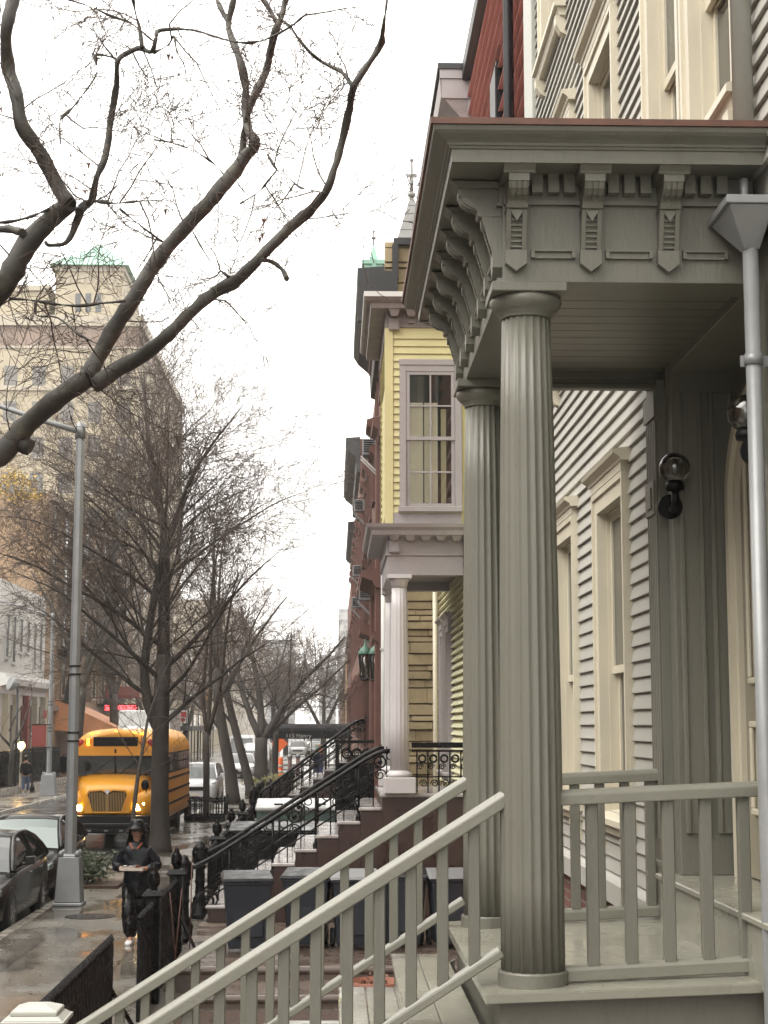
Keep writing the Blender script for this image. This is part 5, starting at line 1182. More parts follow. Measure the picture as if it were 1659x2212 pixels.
# ---- the school bus
bt = thing('school_bus', 'yellow school bus with lit headlights standing at the near kerb', 'bus', (0,0,0))
def xs(pts): return pts + [(-x, z) for x, z in pts[::-1]]
cs = xs([(1.20,.62),(1.22,.9),(1.22,2.40)] + [(1.22*math.cos(R(a))**.55, 2.45+.76*math.sin(R(a))**.9) for a in (8,18,28,38,48,58,68,78,86)])
bm_ = MB(); secs = []
for y, s, dz_ in ((1.86,.985,-.05),(1.95,1,0),(11.3,1,0),(11.5,.97,-.04)):
    secs.append([(x*s, y, (z-.62)*(1 if z < 2.5 else 1)+.62+dz_*(z>2.5)) for x, z in cs])
loft(bm_, secs, True); bb = bm_.build('body', M['bus'], bt)
cap = MB(); secs = []
for y, s, d in ((1.50,.90,-.16),(1.56,.95,-.07),(1.70,.985,-.01),(1.90,1.0,.012)):
    secs.append([(x*s*1.004, y, z+d) for x, z in xs([(1.20,2.64),(1.185,2.72),(1.08,2.87),(.86,3.06),(.5,3.18),(.15,3.22)])])
loft(cap, secs, True); cap.build('roof_cap', M['bus'], bt)
WSY = 1.50
ws = MB().hexa([(-1.10,1.62,1.93),(1.10,1.62,1.93),(1.10,1.86,1.93),(-1.10,1.86,1.93),(-1.08,1.52,2.66),(1.08,1.52,2.66),(1.08,1.86,2.66),(-1.08,1.86,2.66)]); wsb = ws.build('windshield', M['carglass'], bt)
MB().beam((0,1.60,1.93),(0,1.50,2.66),.05,.03).beam((-1.1,1.60,1.95),(-1.09,1.5,2.64),.06,.05).beam((1.1,1.60,1.95),(1.09,1.5,2.64),.06,.05).build('windshield_frame', M['black'], bt)
MB().beam((-.6,1.56,1.98),(-.15,1.5,2.35),.02,.02).beam((.15,1.56,1.98),(.6,1.5,2.35),.02,.02).build('wiper', M['black'], bt)
hd_ = MB(); secs = []
for y, w, zt, zb in ((.02,.60,1.36,.98),(.06,.68,1.52,.95),(.2,.74,1.64,.93),(.8,.86,1.78,.93),(1.62,1.02,1.96,.93)):
    secs.append([(w,y,zb),(w,y,zt-.22),(w*.93,y,zt-.06),(w*.7,y,zt),(w*.25,y,zt+.03),(-w*.25,y,zt+.03),(-w*.7,y,zt),(-w*.93,y,zt-.06),(-w,y,zt-.22),(-w,y,zb)])
loft(hd_, secs); hd_.build('hood', M['bus'], bt)
for s in (-1, 1):
    f_ = MB(); secs = []
    for y, w0, w1, zt, zb in ((.08,.62,.95,1.28,.95),(.14,.60,1.06,1.40,.92),(.35,.66,1.15,1.50,.88),(.8,.7,1.20,1.54,1.0),(1.3,.8,1.21,1.52,1.0),(1.7,.9,1.21,1.5,.8)):
        q = [(w0,zb),(w0,zt-.05),((w0+w1)/2,zt+.02),(w1-.10,zt-.03),(w1-.01,zt-.14),(w1,zt-.3),(w1,zb)]
        secs.append([(s*x,y,z) for x, z in q])
    loft(f_, secs); f_.build('fender', M['bus'], bt)
    h_ = MB().hexa([(s*.70,.055,1.03),(s*.98,.09,1.05),(s*1.02,.2,1.05),(s*.7,.2,1.03),(s*.70,.06,1.19),(s*1.0,.11,1.26),(s*1.03,.22,1.28),(s*.7,.2,1.19)]); h_.build('headlight', M['lampon'], bt, .02)
    MB().box(min(s*.72,s*.9), max(s*.72,s*.9), .055, .1, .95, 1.01).build('turn_light', M['amberlens'], bt)
    for k, (x, m) in enumerate(((.98,M['redlens']),(.76,M['amberlens']))):
        l_ = MB().lathe([(.105,0),(.11,.03),(.09,.05),(.02,.06)], 0, 0, 20); l_.xf(Matrix.Translation((s*x, 1.565-.02*k, 2.83+.03*k)) @ Matrix.Rotation(R(90), 4, 'X')); l_.build('warning_light', m, bt)
    mr_ = MB().tube([(s*.98,.5,1.5),(s*1.05,.25,1.75),(s*1.02,.12,1.78)], .018, 6).sphere((s*1.0,.1,1.72), .13, 14, 8, .85, .5, 1.1); mr_.build('crossview_mirror', M['black'], bt)
    mm = MB().tube([(s*1.18,1.62,2.5),(s*1.42,1.45,2.52),(s*1.44,1.42,2.0),(s*1.2,1.6,1.98)], .02, 6).box(s*1.43-.10, s*1.43+.10, 1.40, 1.46, 2.02, 2.46); mm.build('side_mirror', M['black'], bt)
    for y in (1.02, 8.4): wheel(bt, s*1.16, y, .5, .3)
    for z in (.98, 1.35, 1.72): MB().box(min(s*1.215,s*1.24), max(s*1.215,s*1.24), 1.95, 11.3, z, z+.07).build('rub_rail', M['black'], bt)
    for i in range(11):
        y = 2.35+i*.80; f_ = MB().box(min(s*1.20,s*1.235), max(s*1.20,s*1.235), y, y+.68, 1.92, 2.52).build('window', M['black'], bt)
        MB().box(min(s*1.23,s*1.24), max(s*1.23,s*1.24), y+.04, y+.64, 1.96, 2.20).box(min(s*1.23,s*1.24), max(s*1.23,s*1.24), y+.04, y+.64, 2.24, 2.48).build('pane', M['carglass'], f_)
    MB().box(min(s*1.22,s*1.25), max(s*1.22,s*1.25), 3.0, 3.5, 1.44, 1.6).build('side_marker', M['black'], bt)
gl = MB().prism([(-.40,1.02),(.40,1.02),(.52,1.46),(.48,1.55),(.15,1.57),(0,1.50),(-.15,1.57),(-.48,1.55),(-.52,1.46)], 'y', .02, .0)
gb_ = gl.build('grille', M['black'], bt)
gbars = MB()
for i in range(23):
    x = -.47+i*.0427; lim = 1.02 if abs(x) < .40 else 1.02+(abs(x)-.40)/.12*.44
    gbars.box(x-.008, x+.008, -.022, .01, lim, 1.53 - (.04 if abs(x) < .1 else 0))
gbars.box(-.018,.018,-.03,.01,1.02,1.50)
gbars.build('grille_bars', mat('grille_gold', (.40,.25,.09), .35, .1, 4, 0), gb_)
frm = MB()
for a, b in (((-.40,1.0),(.40,1.0)),((.40,1.0),(.54,1.46)),((.54,1.46),(.49,1.575)),((.49,1.575),(.15,1.59)),((.15,1.59),(0,1.52)),((0,1.52),(-.15,1.59)),((-.15,1.59),(-.49,1.575)),((-.49,1.575),(-.54,1.46)),((-.54,1.46),(-.40,1.0))):
    frm.beam((a[0],-.01,a[1]),(b[0],-.01,b[1]),.045,.035)
frm.build('grille_surround', M['bus'], gb_)
bd = MB().prism([(-.07,1.60),(.07,1.60),(.05,1.53),(0,1.47),(-.05,1.53)], 'y', -.035, -.01); bd.build('emblem', M['chrome'], gb_)
MB().box(-1.16, 1.16, -.14, .12, .60, .92).box(-1.0,1.0,-.1,.1,.45,.598).build('bumper', M['black'], bt, .03, 2)
MB().box(-1.1, 1.1, -.146, -.141, .70, .715).build('bumper_strip', M['steel'], bt)
MB().box(-.62, .62, 1.48, 1.6, 2.74, 3.0).build('destination_box', M['black'], bt, .02)
for x in (-.68, -.5, .5, .72, 0): MB().box(x-.06, x+.06, 1.56, 1.66, 3.1-.06*abs(x), 3.16-.06*abs(x)).build('marker_light', M['amber'], bt, .01)
MB().box(-.80, -.72, 1.46, 1.5, 2.76, 2.96).build('route_light', M['amber'], bt)
MB().box(-1.1, 1.1, .5, 11, .42, .66).build('chassis', M['black'], bt)
for x in (-.45, 0, .4): MB().box(x-.05, x+.05, -.11, -.1, .50, .54).build('fog_reflector', M['frost'], bt)
bt.location = (-6.10, 45.3, -.13)
# ================================================================== street furniture
def lamp_post(label, loc, h, rb=.11, rt=.08, arm=True, base=.235, bh=.86):
    t = thing('lamp_post', label, 'lamp post', loc, 'grey street lamp posts'); x, y, z = loc
    MB().lathe([(rb, z+bh-.02), (rb*.97, z+1.6), (rt, z+h)], x, y, 8, False, a0=R(22.5)).build('pole', M['steel'], t)
    b = MB().frustum(x, y, z, z+.06, base+.03, base+.03, base+.03, base+.03).frustum(x, y, z+.0605, z+bh, base, base, base*.80, base*.80).frustum(x, y, z+bh+.0005, z+bh+.05, base*.74, base*.74, base*.6, base*.6)
    ob = b.build('post_base', M['steel'], t, .015)
    bo = MB()
    for s in (-1, 1):
        for q in (-1, 1): bo.lathe([(.045, z+bh+.0), (.05, z+bh+.06), (.03, z+bh+.1), (.005, z+bh+.115)], x+s*base*.62, y+q*base*.62, 8)
    bo.build('anchor_bolts', M['steel'], t)
    st = MB()
    for zz in (2.9, 3.05, 4.1, 4.25): st.lathe([(rb*1.03, z+zz), (rb*1.05, z+zz+.03)], x, y, 12)
    st.build('steel_bands', M['black'], t)
    if arm:
        a = MB().tube([(x-.02,y,z+h-.12),(x-.8,y,z+h+.12),(x-1.7,y,z+h+.42),(x-2.4,y,z+h+.56)], [.055,.05,.045,.04], 10).lathe([(rt*1.2, z+h-.25), (rt*1.2, z+h+.02), (.02, z+h+.06)], x, y, 10)
        a.build('arm', M['steel'], t)
        MB().hexa([(x-3.0,y-.12,z+h+.56),(x-2.3,y-.08,z+h+.52),(x-2.3,y+.08,z+h+.52),(x-3.0,y+.12,z+h+.56),(x-3.0,y-.1,z+h+.66),(x-2.3,y-.06,z+h+.62),(x-2.3,y+.06,z+h+.62),(x-3.0,y+.1,z+h+.66)]).build('lamp_head', M['steel'], t, .02)
    return t
lamp_post('tall grey octagonal lamp post on a tapered steel base beside the parked cars', (-4.73, 30.4, 0), 8.72)
lamp_post('grey lamp post across the street carrying a red sign', (-13.05, 77, 0), 8.3, .12, .07, True, .36, .95)
sg = thing('banner_sign', 'plain dark red sign hanging beside the lamp post across the street', 'sign', (-13.4, 76.9, 0))
B(-13.85, -13.2, 76.86, 76.9, 2.2, 3.2).build('sign_panel', M['maroon'], sg, .01); MB().box(-13.86, -13.0, 76.85, 76.91, 3.2, 3.24).box(-13.86,-13.0,76.85,76.91,2.16,2.199).build('sign_bracket', M['black'], sg)
B(-13.34, -13.2, 76.84, 76.9, 3.5, 3.85).build('small_sign', M['maroon'], sg)
fl = thing('flood_light', 'grey round flood light on a slim pole before the white house ledge', 'flood light', (-14.95, 79, 0))
MB().tube([(-14.95,79,0),(-14.95,79,5.15)], .06, 8).build('pole', M['cornice_dk'], fl)
k = MB().lathe([(.05,-.3),(.2,-.15),(.3,.0),(.32,.12),(.3,.14)], 0, 0, 18); k.xf(Matrix.Translation((-15.2,78.85,5.1)) @ Matrix.Rotation(R(-70), 4, 'Y') @ Matrix.Rotation(R(35), 4, 'X')); k.build('lamp_head', M['steel'], fl)
def post_lamp(label, x, y, z, lit):
    t = thing('post_lantern', label, 'lantern', (x, y, 0), 'post lanterns across the street')
    MB().lathe([(.12,0),(.12,.2),(.06,.3),(.05,z-.35),(.08,z-.3),(.05,z-.24)], x, y, 12).build('post', M['beige_trim'] if lit else M['black'], t)
    MB().sphere((x,y,z-.02), .17, 14, 10, 1, 1, 1.1).build('lamp_globe', M['lampwarm'] if lit else M['globe'], t)
    MB().lathe([(.18,z+.14),(.12,z+.22),(.03,z+.30),(.03,z+.36),(.002,z+.4)], x, y, 10).build('lantern_cap', M['black'], t)
post_lamp('post lantern with a lit warm globe behind the iron fence across the street', -14.9, 80, 2.25, True)
post_lamp('dark unlit post lantern near the red sign', -14.6, 81.5, 2.75, False)

def picket_fence(name, label, x, y0, y1, h, gap=.11, z0=0, spear=True, group=None, along='y', bars=(.12,.86), r=.011):
    t = thing(name, label, 'fence', (x, (y0+y1)/2, z0) if along == 'y' else ((y0+y1)/2, x, z0), group)
    def P(a, z): return (x, a, z0+z) if along == 'y' else (a, x, z0+z)
    rl = MB()
    for f in bars: rl.beam(P(y0, h*f), P(y1, h*f), .035, .04)
    rl.build('fence_rail', M['iron'], t)
    pk = MB(); n = int((y1-y0)/gap)
    for i in range(n+1):
        a = y0+(y1-y0)*i/n; p = P(a, 0)
        pk.box(p[0]-r, p[0]+r, p[1]-r, p[1]+r, z0+.03, z0+h-.09)
        if spear: pk.frustum(p[0], p[1], z0+h-.0895, z0+h-.05, .012, .012, .026, .026).frustum(p[0], p[1], z0+h-.0495, z0+h, .026, .026, .002, .002)
    pk.build('pickets', M['iron'], t)
    return t
def fence_post(parent, x, y, h, s=1.0, z=0):
    b = MB().box(x-.10*s, x+.10*s, y-.10*s, y+.10*s, z, z+h-.38).frustum(x, y, z+h-.3795, z+h-.35, .11*s, .11*s, .16*s, .16*s).frustum(x, y, z+h-.3495, z+h-.29, .16*s, .16*s, .10*s, .10*s)
    b.lathe([(.055*s,z+h-.30),(.05*s,z+h-.27),(.085*s,z+h-.22),(.09*s,z+h-.15),(.075*s,z+h-.12),(.08*s,z+h-.11),(.06*s,z+h-.09),(.04*s,z+h-.06),(.045*s,z+h-.05),(.02*s,z+h-.015),(.002,z+h)], x, y, 12)
    b.build('fence_post', M['iron'], parent)
f1 = picket_fence('iron_fence', 'low black iron fence of close pickets nearest to the wooden stair', -2.1, 11.0, 16.1, 1.24, .085, bars=(.08,.80), r=.02)
MB().beam((-2.1,16.1,0),(-2.1,16.1,1.26),.05,.05).beam((-2.1,16.05,.75),(-1.75,16.6,0),.03,.03).build('fence_post', M['iron'], f1)
f2 = picket_fence('iron_fence', 'black iron fence between two posts with urn finials', -2.1, 18.4, 22.6, 1.18, .095, bars=(.08,.80), r=.02)
fence_post(f2, -2.1, 19.8, 1.58, .82); fence_post(f2, -2.1, 22.6, 1.58, .85)
MB().beam((-2.05,22.55,.7),(-1.6,21.8,0),.03,.03).build('fence_brace', M['iron'], f2)
f3 = picket_fence('iron_fence', 'black iron fence running on past the brownstone stoop', -2.12, 28.6, 43.4, 1.15, .12, bars=(.08,.82), r=.016)
fence_post(f3, -2.12, 30.6, 1.5); fence_post(f3, -2.12, 34.8, 1.5); fence_post(f3, -2.12, 39.0, 1.5)
f4 = picket_fence('iron_fence', 'black iron fence in front of the plain brown brick house', -2.12, 47, 62, 1.15, .13, bars=(.08,.82), r=.016)
f5 = picket_fence('iron_fence', 'black iron fence farthest along the near sidewalk', -2.12, 63, 88, 1.1, .16, bars=(.08,.82), r=.02)
f6 = picket_fence('iron_fence', 'tall black iron fence in front of the white house across the street', -15.2, 66, 93, 1.75, .14, z0=.3, bars=(.05,.9), r=.02)
pb_ = thing('planter_wall', 'low stone planter wall under the iron fence across the street', 'wall', (-15.2, 79, 0)); B(-16.3, -14.85, 65, 94, 0, .34).build('wall', M['kerb'], pb_, .02); B(-16.2, -15.0, 65.2, 93.8, .34, .36).build('soil', M['mulch'], pb_)
hed = MB(); rnd = random.Random(5)
for k in range(60): leafy(hed, (-15.6+rnd.uniform(-.4,.2), rnd.uniform(66,93), .6), .45, 24, .07, rnd, .7)
stuff(tag(hed.build('ground_cover', M['foliage_dk']), 'dark leafy ground cover behind the iron fence across the street', 'ground cover'))
# a black iron gate panel and the stub walls beyond the stoop
gt = thing('iron_gate', 'black iron gate panel with ring ornament above the grey bin lids', 'gate', (.45, 33.2, 0))
g_ = MB().box(.02, .10, 33.15, 33.25, 0, 2.92).box(.80, .88, 33.15, 33.25, 0, 2.92).box(.10, .80, 33.16, 33.24, 2.84, 2.9).box(.10, .80, 33.18, 33.22, 1.0, 2.45)
g_.build('gate_panel', M['iron'], gt); q = MB()
for x in (.25, .45, .65): ring(q, (x, 33.2, 2.64), .09, .02); scroll(q, (x, 33.18, 2.64), .07, .012)
q.build('gate_ornament', M['iron'], gt)

# ---- tree pit guard
tg = thing('tree_guard', 'square black iron guard round the slim pit tree', 'tree guard', (-4.32, 57, 0))
for (a, b) in (((-4.98,56.2),(-3.66,56.2)),((-4.98,57.8),(-3.66,57.8)),((-4.98,56.2),(-4.98,57.8)),((-3.66,56.2),(-3.66,57.8))):
    q = MB(); A_ = Vector((*a,0)); B_ = Vector((*b,0)); q.beam(A_+Vector((0,0,.68)), B_+Vector((0,0,.68)), .05, .05).beam(A_+Vector((0,0,.1)), B_+Vector((0,0,.1)), .06, .16)
    for i in range(8):
        p = A_.lerp(B_, i/7); q.box(p.x-.022, p.x+.022, p.y-.022, p.y+.022, .02, .74 if i not in (0,7) else .84)
    q.build('guard_panel', M['iron'], tg)
MB().box(-4.93, -3.71, 56.25, 57.75, .0, .05).build('soil', M['mulch'], tg)
for (i, (x, y, lab)) in enumerate(((-4.75, 33.9, 'small dark leafy planting at the kerb just behind the walking person'), (-3.55, 79.5, 'yellow-green shrub at the foot of the leaning trees'), (-3.2, 83, 'second yellow-green shrub nearer the canopy'))):
    t = thing('kerb_shrub', lab, 'shrub', (x, y, 0)); lv = MB(); rnd = random.Random(40+i)
    for k in range(10): leafy(lv, (x+rnd.uniform(-.35,.35)*(1+i), y+rnd.uniform(-.4,.4), .25+rnd.uniform(0,.3)), .28+.1*(i > 0), 90, .06 if i else .05, rnd, .9)
    lv.build('foliage', M['foliage_dk'] if i == 0 else M['shrub'], t); MB().box(x-.5, x+.5, y-.55, y+.55, .0, .06).build('soil', M['mulch'], t)
g2 = picket_fence('tree_guard', 'low black iron guard round the leaning trees', -3.3, 66.5, 80, .7, .18, bars=(.1,.95), spear=False, r=.02)
# ---- the grey-lidded bin stores and the black store beyond the stoop
for i, (x0, x1, lab) in enumerate(((-1.72, -.75, 'slatted bin store with a pale metal lid nearest the sidewalk'), (-.68, .12, 'middle slatted bin store with a pale metal lid'), (.18, .85, 'slatted bin store with a pale metal lid nearest the brick wall'))):
    t = thing('bin_store', lab, 'bin store', ((x0+x1)/2, 37.8, 0), 'slatted bin stores with metal lids'); n = 7
    q = MB().box(x0, x1, 37.45, 38.35, .05, 1.28)
    for k in range(n): q.box(x0+(x1-x0)*k/n+.012, x0+(x1-x0)*(k+1)/n-.012, 37.41, 37.45, .05, 1.27)
    q.build('slatted_front', M['greensign'], t)
    l_ = MB().hexa([(x0-.03,37.36,1.30),(x1+.03,37.36,1.30),(x1+.03,38.4,1.46),(x0-.03,38.4,1.46),(x0-.03,37.36,1.38),(x1+.03,37.36,1.38),(x1+.03,38.4,1.54),(x0-.03,38.4,1.54)]).build('lid', M['lid'], t, .02)
    MB().box((x0+x1)/2-.1, (x0+x1)/2+.1, 37.5, 37.54, 1.42, 1.46).build('lid_handle', M['black'], l_)
t = thing('black_bin_store', 'low black bin store with a wet lid just beyond the brownstone stoop', 'bin store', (-.9, 30.9, .35))
B(-1.85, -.2, 30.5, 31.3, .35, 1.26).build('box_body', M['black'], t, .01); MB().hexa([(-1.9,30.44,1.27),(-.15,30.44,1.27),(-.15,31.35,1.38),(-1.9,31.35,1.38),(-1.9,30.44,1.31),(-.15,30.44,1.31),(-.15,31.35,1.42),(-1.9,31.35,1.42)]).build('lid', M['bin_lid'], t, .006)
# ---- wheeled bins in front of the stoop
def make_bin(label, x, y, z=.35, lidm=M['bin_lid'], rz=0):
    t = thing('wheeled_bin', label, 'bin', (0,0,0), 'blue-grey bins in front of the brownstone stoop')
    b = MB(); b.frustum(0, 0, .06, .86, .24, .25, .30, .32); b.frustum(0, 0, .8605, .90, .325, .345, .325, .345); b.box(-.2,.2,-.292,-.26,.2,.62)
    bo = b.build('bin_body', M['bin'], t, .03, 2)
    l_ = MB().hexa([(-.34,-.37,.905),(.34,-.37,.905),(.34,.34,.945),(-.34,.34,.945),(-.32,-.35,.945),(.32,-.35,.945),(.30,.30,1.0),(-.30,.30,1.0)]); l_.tube([(-.33,.36,.95),(.33,.36,.95)], .02, 8)
    l_.build('lid', lidm, t, .012, 2)
    for s in (-1, 1):
        m = MB().lathe([(.02,-.06),(.11,-.06),(.12,-.04),(.12,-.01),(.11,0),(.02,0)], 0, 0, 16); m.xf(Matrix.Translation((s*.25,.25,.12)) @ Matrix.Rotation(R(90), 4, 'Y')); m.build('wheel', M['rubber'], t)
    t.location = (x, y, z); t.rotation_euler = (0, 0, rz); return t
for i, (x, y, rz, lab, lm) in enumerate(((-1.20, 21.9, .10, 'blue-grey bin standing out at the street end of the row by the fence', M['bin_lid']), (-.42, 22.3, -.08, 'blue-grey bin second from the street end of the row', M['bin_lid']), (.20, 22.1, .05, 'blue-grey bin with a frosty wet lid in the middle of the row', M['steel']), (.85, 22.4, -.12, 'blue-grey bin second from the house end of the row', M['bin_lid']), (1.48, 22.2, .06, 'blue-grey bin with a pale lid at the house end of the row', M['steel']))):
    make_bin(lab, x+.08, y, .31, lm, rz)
# ---- pots, canes and dead leaves by the porch stair
tp = thing('terracotta_pot', 'wide terracotta pot behind the grey wooden stair treads', 'pot', (.42, 17.0, 0))
pr2 = [(.17,.0),(.19,.02),(.25,.52),(.26,.55),(.285,.56),(.285,.66),(.26,.665),(.25,.60),(.02,.59)]
MB().lathe(pr2, .42, 17.0, 32).build('pot_body', M['terra'], tp); lv = MB(); leafy(lv, (.42,17.0,.63), .17, 60, .04, random.Random(3), .3); lv.build('dead_plant', M['leaf'], tp)
tp2 = thing('white_pot', 'chipped white bowl pot with a wire handle under the stair', 'pot', (.05, 12.6, 0))
MB().lathe([(.10,0),(.13,.04),(.21,.34),(.225,.36),(.21,.365),(.19,.30),(.02,.28)], -.05, 13.2, 24).build('pot_body', M['white_gloss'], tp2)
lv = MB(); leafy(lv, (-.05,13.2,.36), .2, 80, .045, random.Random(4), .5); lv.build('dead_plant', M['leaf'], tp2)
sl = MB(); rnd = random.Random(9)
for i in range(420):
    p = Vector((rnd.uniform(-1.6,1.6), rnd.uniform(10.5,18.6), .012+rnd.random()*.03)); a = Vector((rnd.gauss(0,1), rnd.gauss(0,1), rnd.gauss(0,.3))).normalized(); b = Vector((-a.y,a.x,.1)); k = rnd.uniform(.03,.07)
    sl.add([p-a*k, p+b*k*.6, p+a*k, p-b*k*.6], [(0,1,2,3)])
stuff(tag(sl.build('fallen_leaves', M['leaf']), 'brown fallen leaves on the ground beside the porch stair', 'fallen leaves'))
sl = MB(); rnd = random.Random(19)
for i in range(520):
    x = rnd.choice((rnd.uniform(-5.0,-2.2), -5.05-rnd.random()**2*.5, -2.25+rnd.uniform(-.15,.1))); y = rnd.uniform(12,62); z = (.008 if x > -5.0 else -.132) + rnd.random()*.012
    p = Vector((x,y,z)); a = Vector((rnd.gauss(0,1), rnd.gauss(0,1), rnd.gauss(0,.15))).normalized(); b = Vector((-a.y,a.x,.06)); k = rnd.uniform(.02,.05)
    sl.add([p-a*k, p+b*k*.6, p+a*k, p-b*k*.6], [(0,1,2,3)])
stuff(tag(sl.build('fallen_leaves', M['leaf']), 'wet brown leaf litter scattered over the sidewalk and along the kerb', 'leaf litter'))
bed = B(-1.8, 1.9, 10.2, 19.2, .0, .012).build('planting_bed', M['mulch']); struct(bed)
for i, (x, y, h, lean, lab) in enumerate(((-1.98, 22.2, 1.5, .02, 'tallest straight brown cane in front of the far urn post'), (-2.0, 20.9, 1.15, -.12, 'brown cane leaning beside the iron fence'), (-2.02, 20.3, 1.25, .10, 'pale cane standing just past the nearer urn post'))):
    o = MB().tube([(x+.1,y,0),(x+.1+lean*.5,y,h*.5),(x+.1+lean,y,h)], [.010,.009,.006], 6).build('garden_cane', M['brown_trim']); tag(o, lab, 'cane', 'canes by the iron fence')

# ---- black sidewalk canopy
cp = thing('sidewalk_canopy', 'long black canvas sidewalk canopy lettered 115 Henry reaching out to the kerb', 'canopy', (-1.2, 101, 0))
Y0, Y1, x0, x1 = 99.5, 102.2, -3.95, .95
c_ = MB(); pr3 = []
for i in range(9):
    a = math.pi*i/8; pr3.append((100.85-1.35*math.cos(a), 2.85+.42*math.sin(a)))
c_.prism([(Y0,2.38)] + pr3 + [(Y1,2.38),(Y1-.02,2.38),(Y1-.03,2.83)] + [(100.85+1.32*math.cos(math.pi*i/8), 2.83+.39*math.sin(math.pi*i/8)) for i in range(1,8)] + [(Y0+.03,2.83),(Y0+.02,2.38)], 'x', x0, x1)
c_.box(x0-.02, x0+.01, Y0, Y1, 2.38, 2.86); c_.build('canvas', M['canopy'], cp)
for x in (-3.8, -1.4):
    for y in (Y0+.1, Y1-.1): MB().tube([(x,y,0),(x,y,2.6)], .035, 8).build('canopy_pole', M['chrome'], cp)
cu = bpy.data.curves.new('lettering', 'FONT'); cu.body = '115 Henry'; cu.size = .34; cu.extrude = .004; cu.align_x = 'LEFT'; cu.space_character = 1.05
to = bpy.data.objects.new('lettering', cu); COL.objects.link(to); to.parent = cp
to.location = Vector((-2.9, Y0-.012, 2.45)) - Vector(cp.location); to.rotation_euler = (R(90),0,0); cu.materials.append(M['white_gloss'])
dg = bpy.context.evaluated_depsgraph_get(); lm = bpy.data.meshes.new_from_object(to.evaluated_get(dg)); lo_ = bpy.data.objects.new('lettering', lm); COL.objects.link(lo_); lo_.parent = cp; lo_.location = to.location; lo_.rotation_euler = to.rotation_euler; bpy.data.objects.remove(to); lo_.name = 'lettering'
# ---- things in the road works at the crossing
t = thing('warning_sign', 'orange diamond warning sign beside the forked tree', 'sign', (-3.55, 108, 0))
m = MB().box(-.4,.4,-.012,.012,-.4,.4); m.xf(Matrix.Translation((-3.55,108,2.0)) @ Matrix.Rotation(R(45),4,'Y')); m.build('sign_panel', M['orange_br'], t); MB().tube([(-3.55,108.03,0),(-3.55,108.03,2.3)], .03, 6).build('post', M['steel'], t)
t = thing('traffic_barrel', 'tall orange traffic barrel under the diamond sign', 'barrel', (-3.45, 106, 0))
MB().lathe([(.30,0),(.30,.08),(.24,.09),(.235,.4),(.225,.42),(.22,.8),(.21,.82),(.2,1.15),(.12,1.18)], -3.45, 106, 16).build('barrel_body', M['orange_br'], t); MB().lathe([(.243,.2),(.24,.34)], -3.45, 106, 16).lathe([(.228,.55),(.225,.70)], -3.45, 106, 16).build('reflective_band', M['white_gloss'], t)
for i, (x, y) in enumerate(((-2.75, 104), (-2.3, 106.5))):
    o = thing('bollard', ['brown bollard with a pale cap beside the orange barrel', 'second brown bollard with a pale cap nearer the wall'][i], 'bollard', (x, y, 0), 'bollards by the canopy'); MB().lathe([(.15,0),(.13,.1),(.12,1.15)], x, y, 12).build('bollard_body', M['brown_trim'], o); MB().sphere((x,y,1.22), .17, 12, 8).build('bollard_cap', M['steel'], o)
t = thing('mail_box', 'dark blue mail box under the street side of the canopy', 'mail box', (-1.0, 104.5, 0))
q = MB().prism([(-1.3,.25),(-.7,.25),(-.7,1.15)] + [(-1.0+.3*math.cos(R(a)), 1.15+.3*math.sin(R(a))) for a in range(20,180,20)] + [(-1.3,1.15)], 'y', 104.2, 104.8); q.build('mail_box_body', M['blueplas'], t)
for s in (-.25,.25):
    for d in (-.25,.25): MB().box(-1.0+s-.04, -1.0+s+.04, 104.5+d-.04, 104.5+d+.04, 0, .249).build('leg', M['blueplas'], t)
t = thing('poster_panel', 'orange and pale blue poster panel by the mail box', 'poster', (-.95, 106, 0)); B(-1.2, -.72, 106, 106.03, 1.35, 1.95).build('panel', M['tarp'], t); B(-1.19, -1.0, 105.985, 105.999, 1.4, 1.9).build('poster_strip', M['verdigris'], t); MB().tube([(-.96,106.05,0),(-.96,106.05,1.9)], .03, 6).build('post', M['steel'], t)
t = thing('traffic_light', 'yellow traffic light hanging over the street behind the leaning trees', 'traffic light', (-13.0, 126, 0))
MB().tube([(-13.0,126,0),(-13.0,126,6.6)], .1, 8).tube([(-13,126,6.2),(-11,126,6.5),(-9.6,126,6.5)], .05, 8).build('pole', M['steel'], t)
hd2 = MB().box(-9.72, -9.42, 125.85, 126.1, 5.1, 6.3).build('signal_head', mat('signal_yellow', (.62,.33,.03), .5), t, .02)
for z, mm in ((6.0, M['redlens']), (5.7, M['amberlens']), (5.4, M['greensign'])): q = MB().lathe([(.1,0),(.1,.05)], 0, 0, 12); q.xf(Matrix.Translation((-9.57,125.85,z)) @ Matrix.Rotation(R(90),4,'X')); q.build('signal_lens', mm, hd2)
for i, (x0_, x1_, z0_, z1_, y_, m_, lab) in enumerate(((-14.9, -14.0, 3.25, 4.6, 149, 'greensign', 'dark green banner hanging on the scaffold across the street'), (-13.75, -13.1, 3.35, 4.5, 149, 'white_gloss', 'white and red banner hanging on the scaffold beside the green one'), (-12.2, -11.3, 4.6, 5.8, 151, 'brown_trim', 'brown-red sign board high behind the leaning trees'))):
    t = thing('street_banner', lab, 'sign', ((x0_+x1_)/2, y_, 0), None); B(x0_, x1_, y_, y_+.04, z0_, z1_).build('panel', M[m_], t)
    if i == 1: MB().box(x0_+.08, x1_-.08, y_-.012, y_-.002, z1_-.6, z1_-.12).box(x0_+.08,x1_-.2,y_-.012,y_-.002,z0_+.15,z0_+.5).build('panel_print', M['redlens'], t)
    MB().tube([(x0_-.06,y_+.08,0),(x0_-.06,y_+.08,z1_+.1)], .05, 6).box(x0_-.1,x1_,y_+.04,y_+.1,z1_,z1_+.06).build('post', M['cornice_dk'], t)
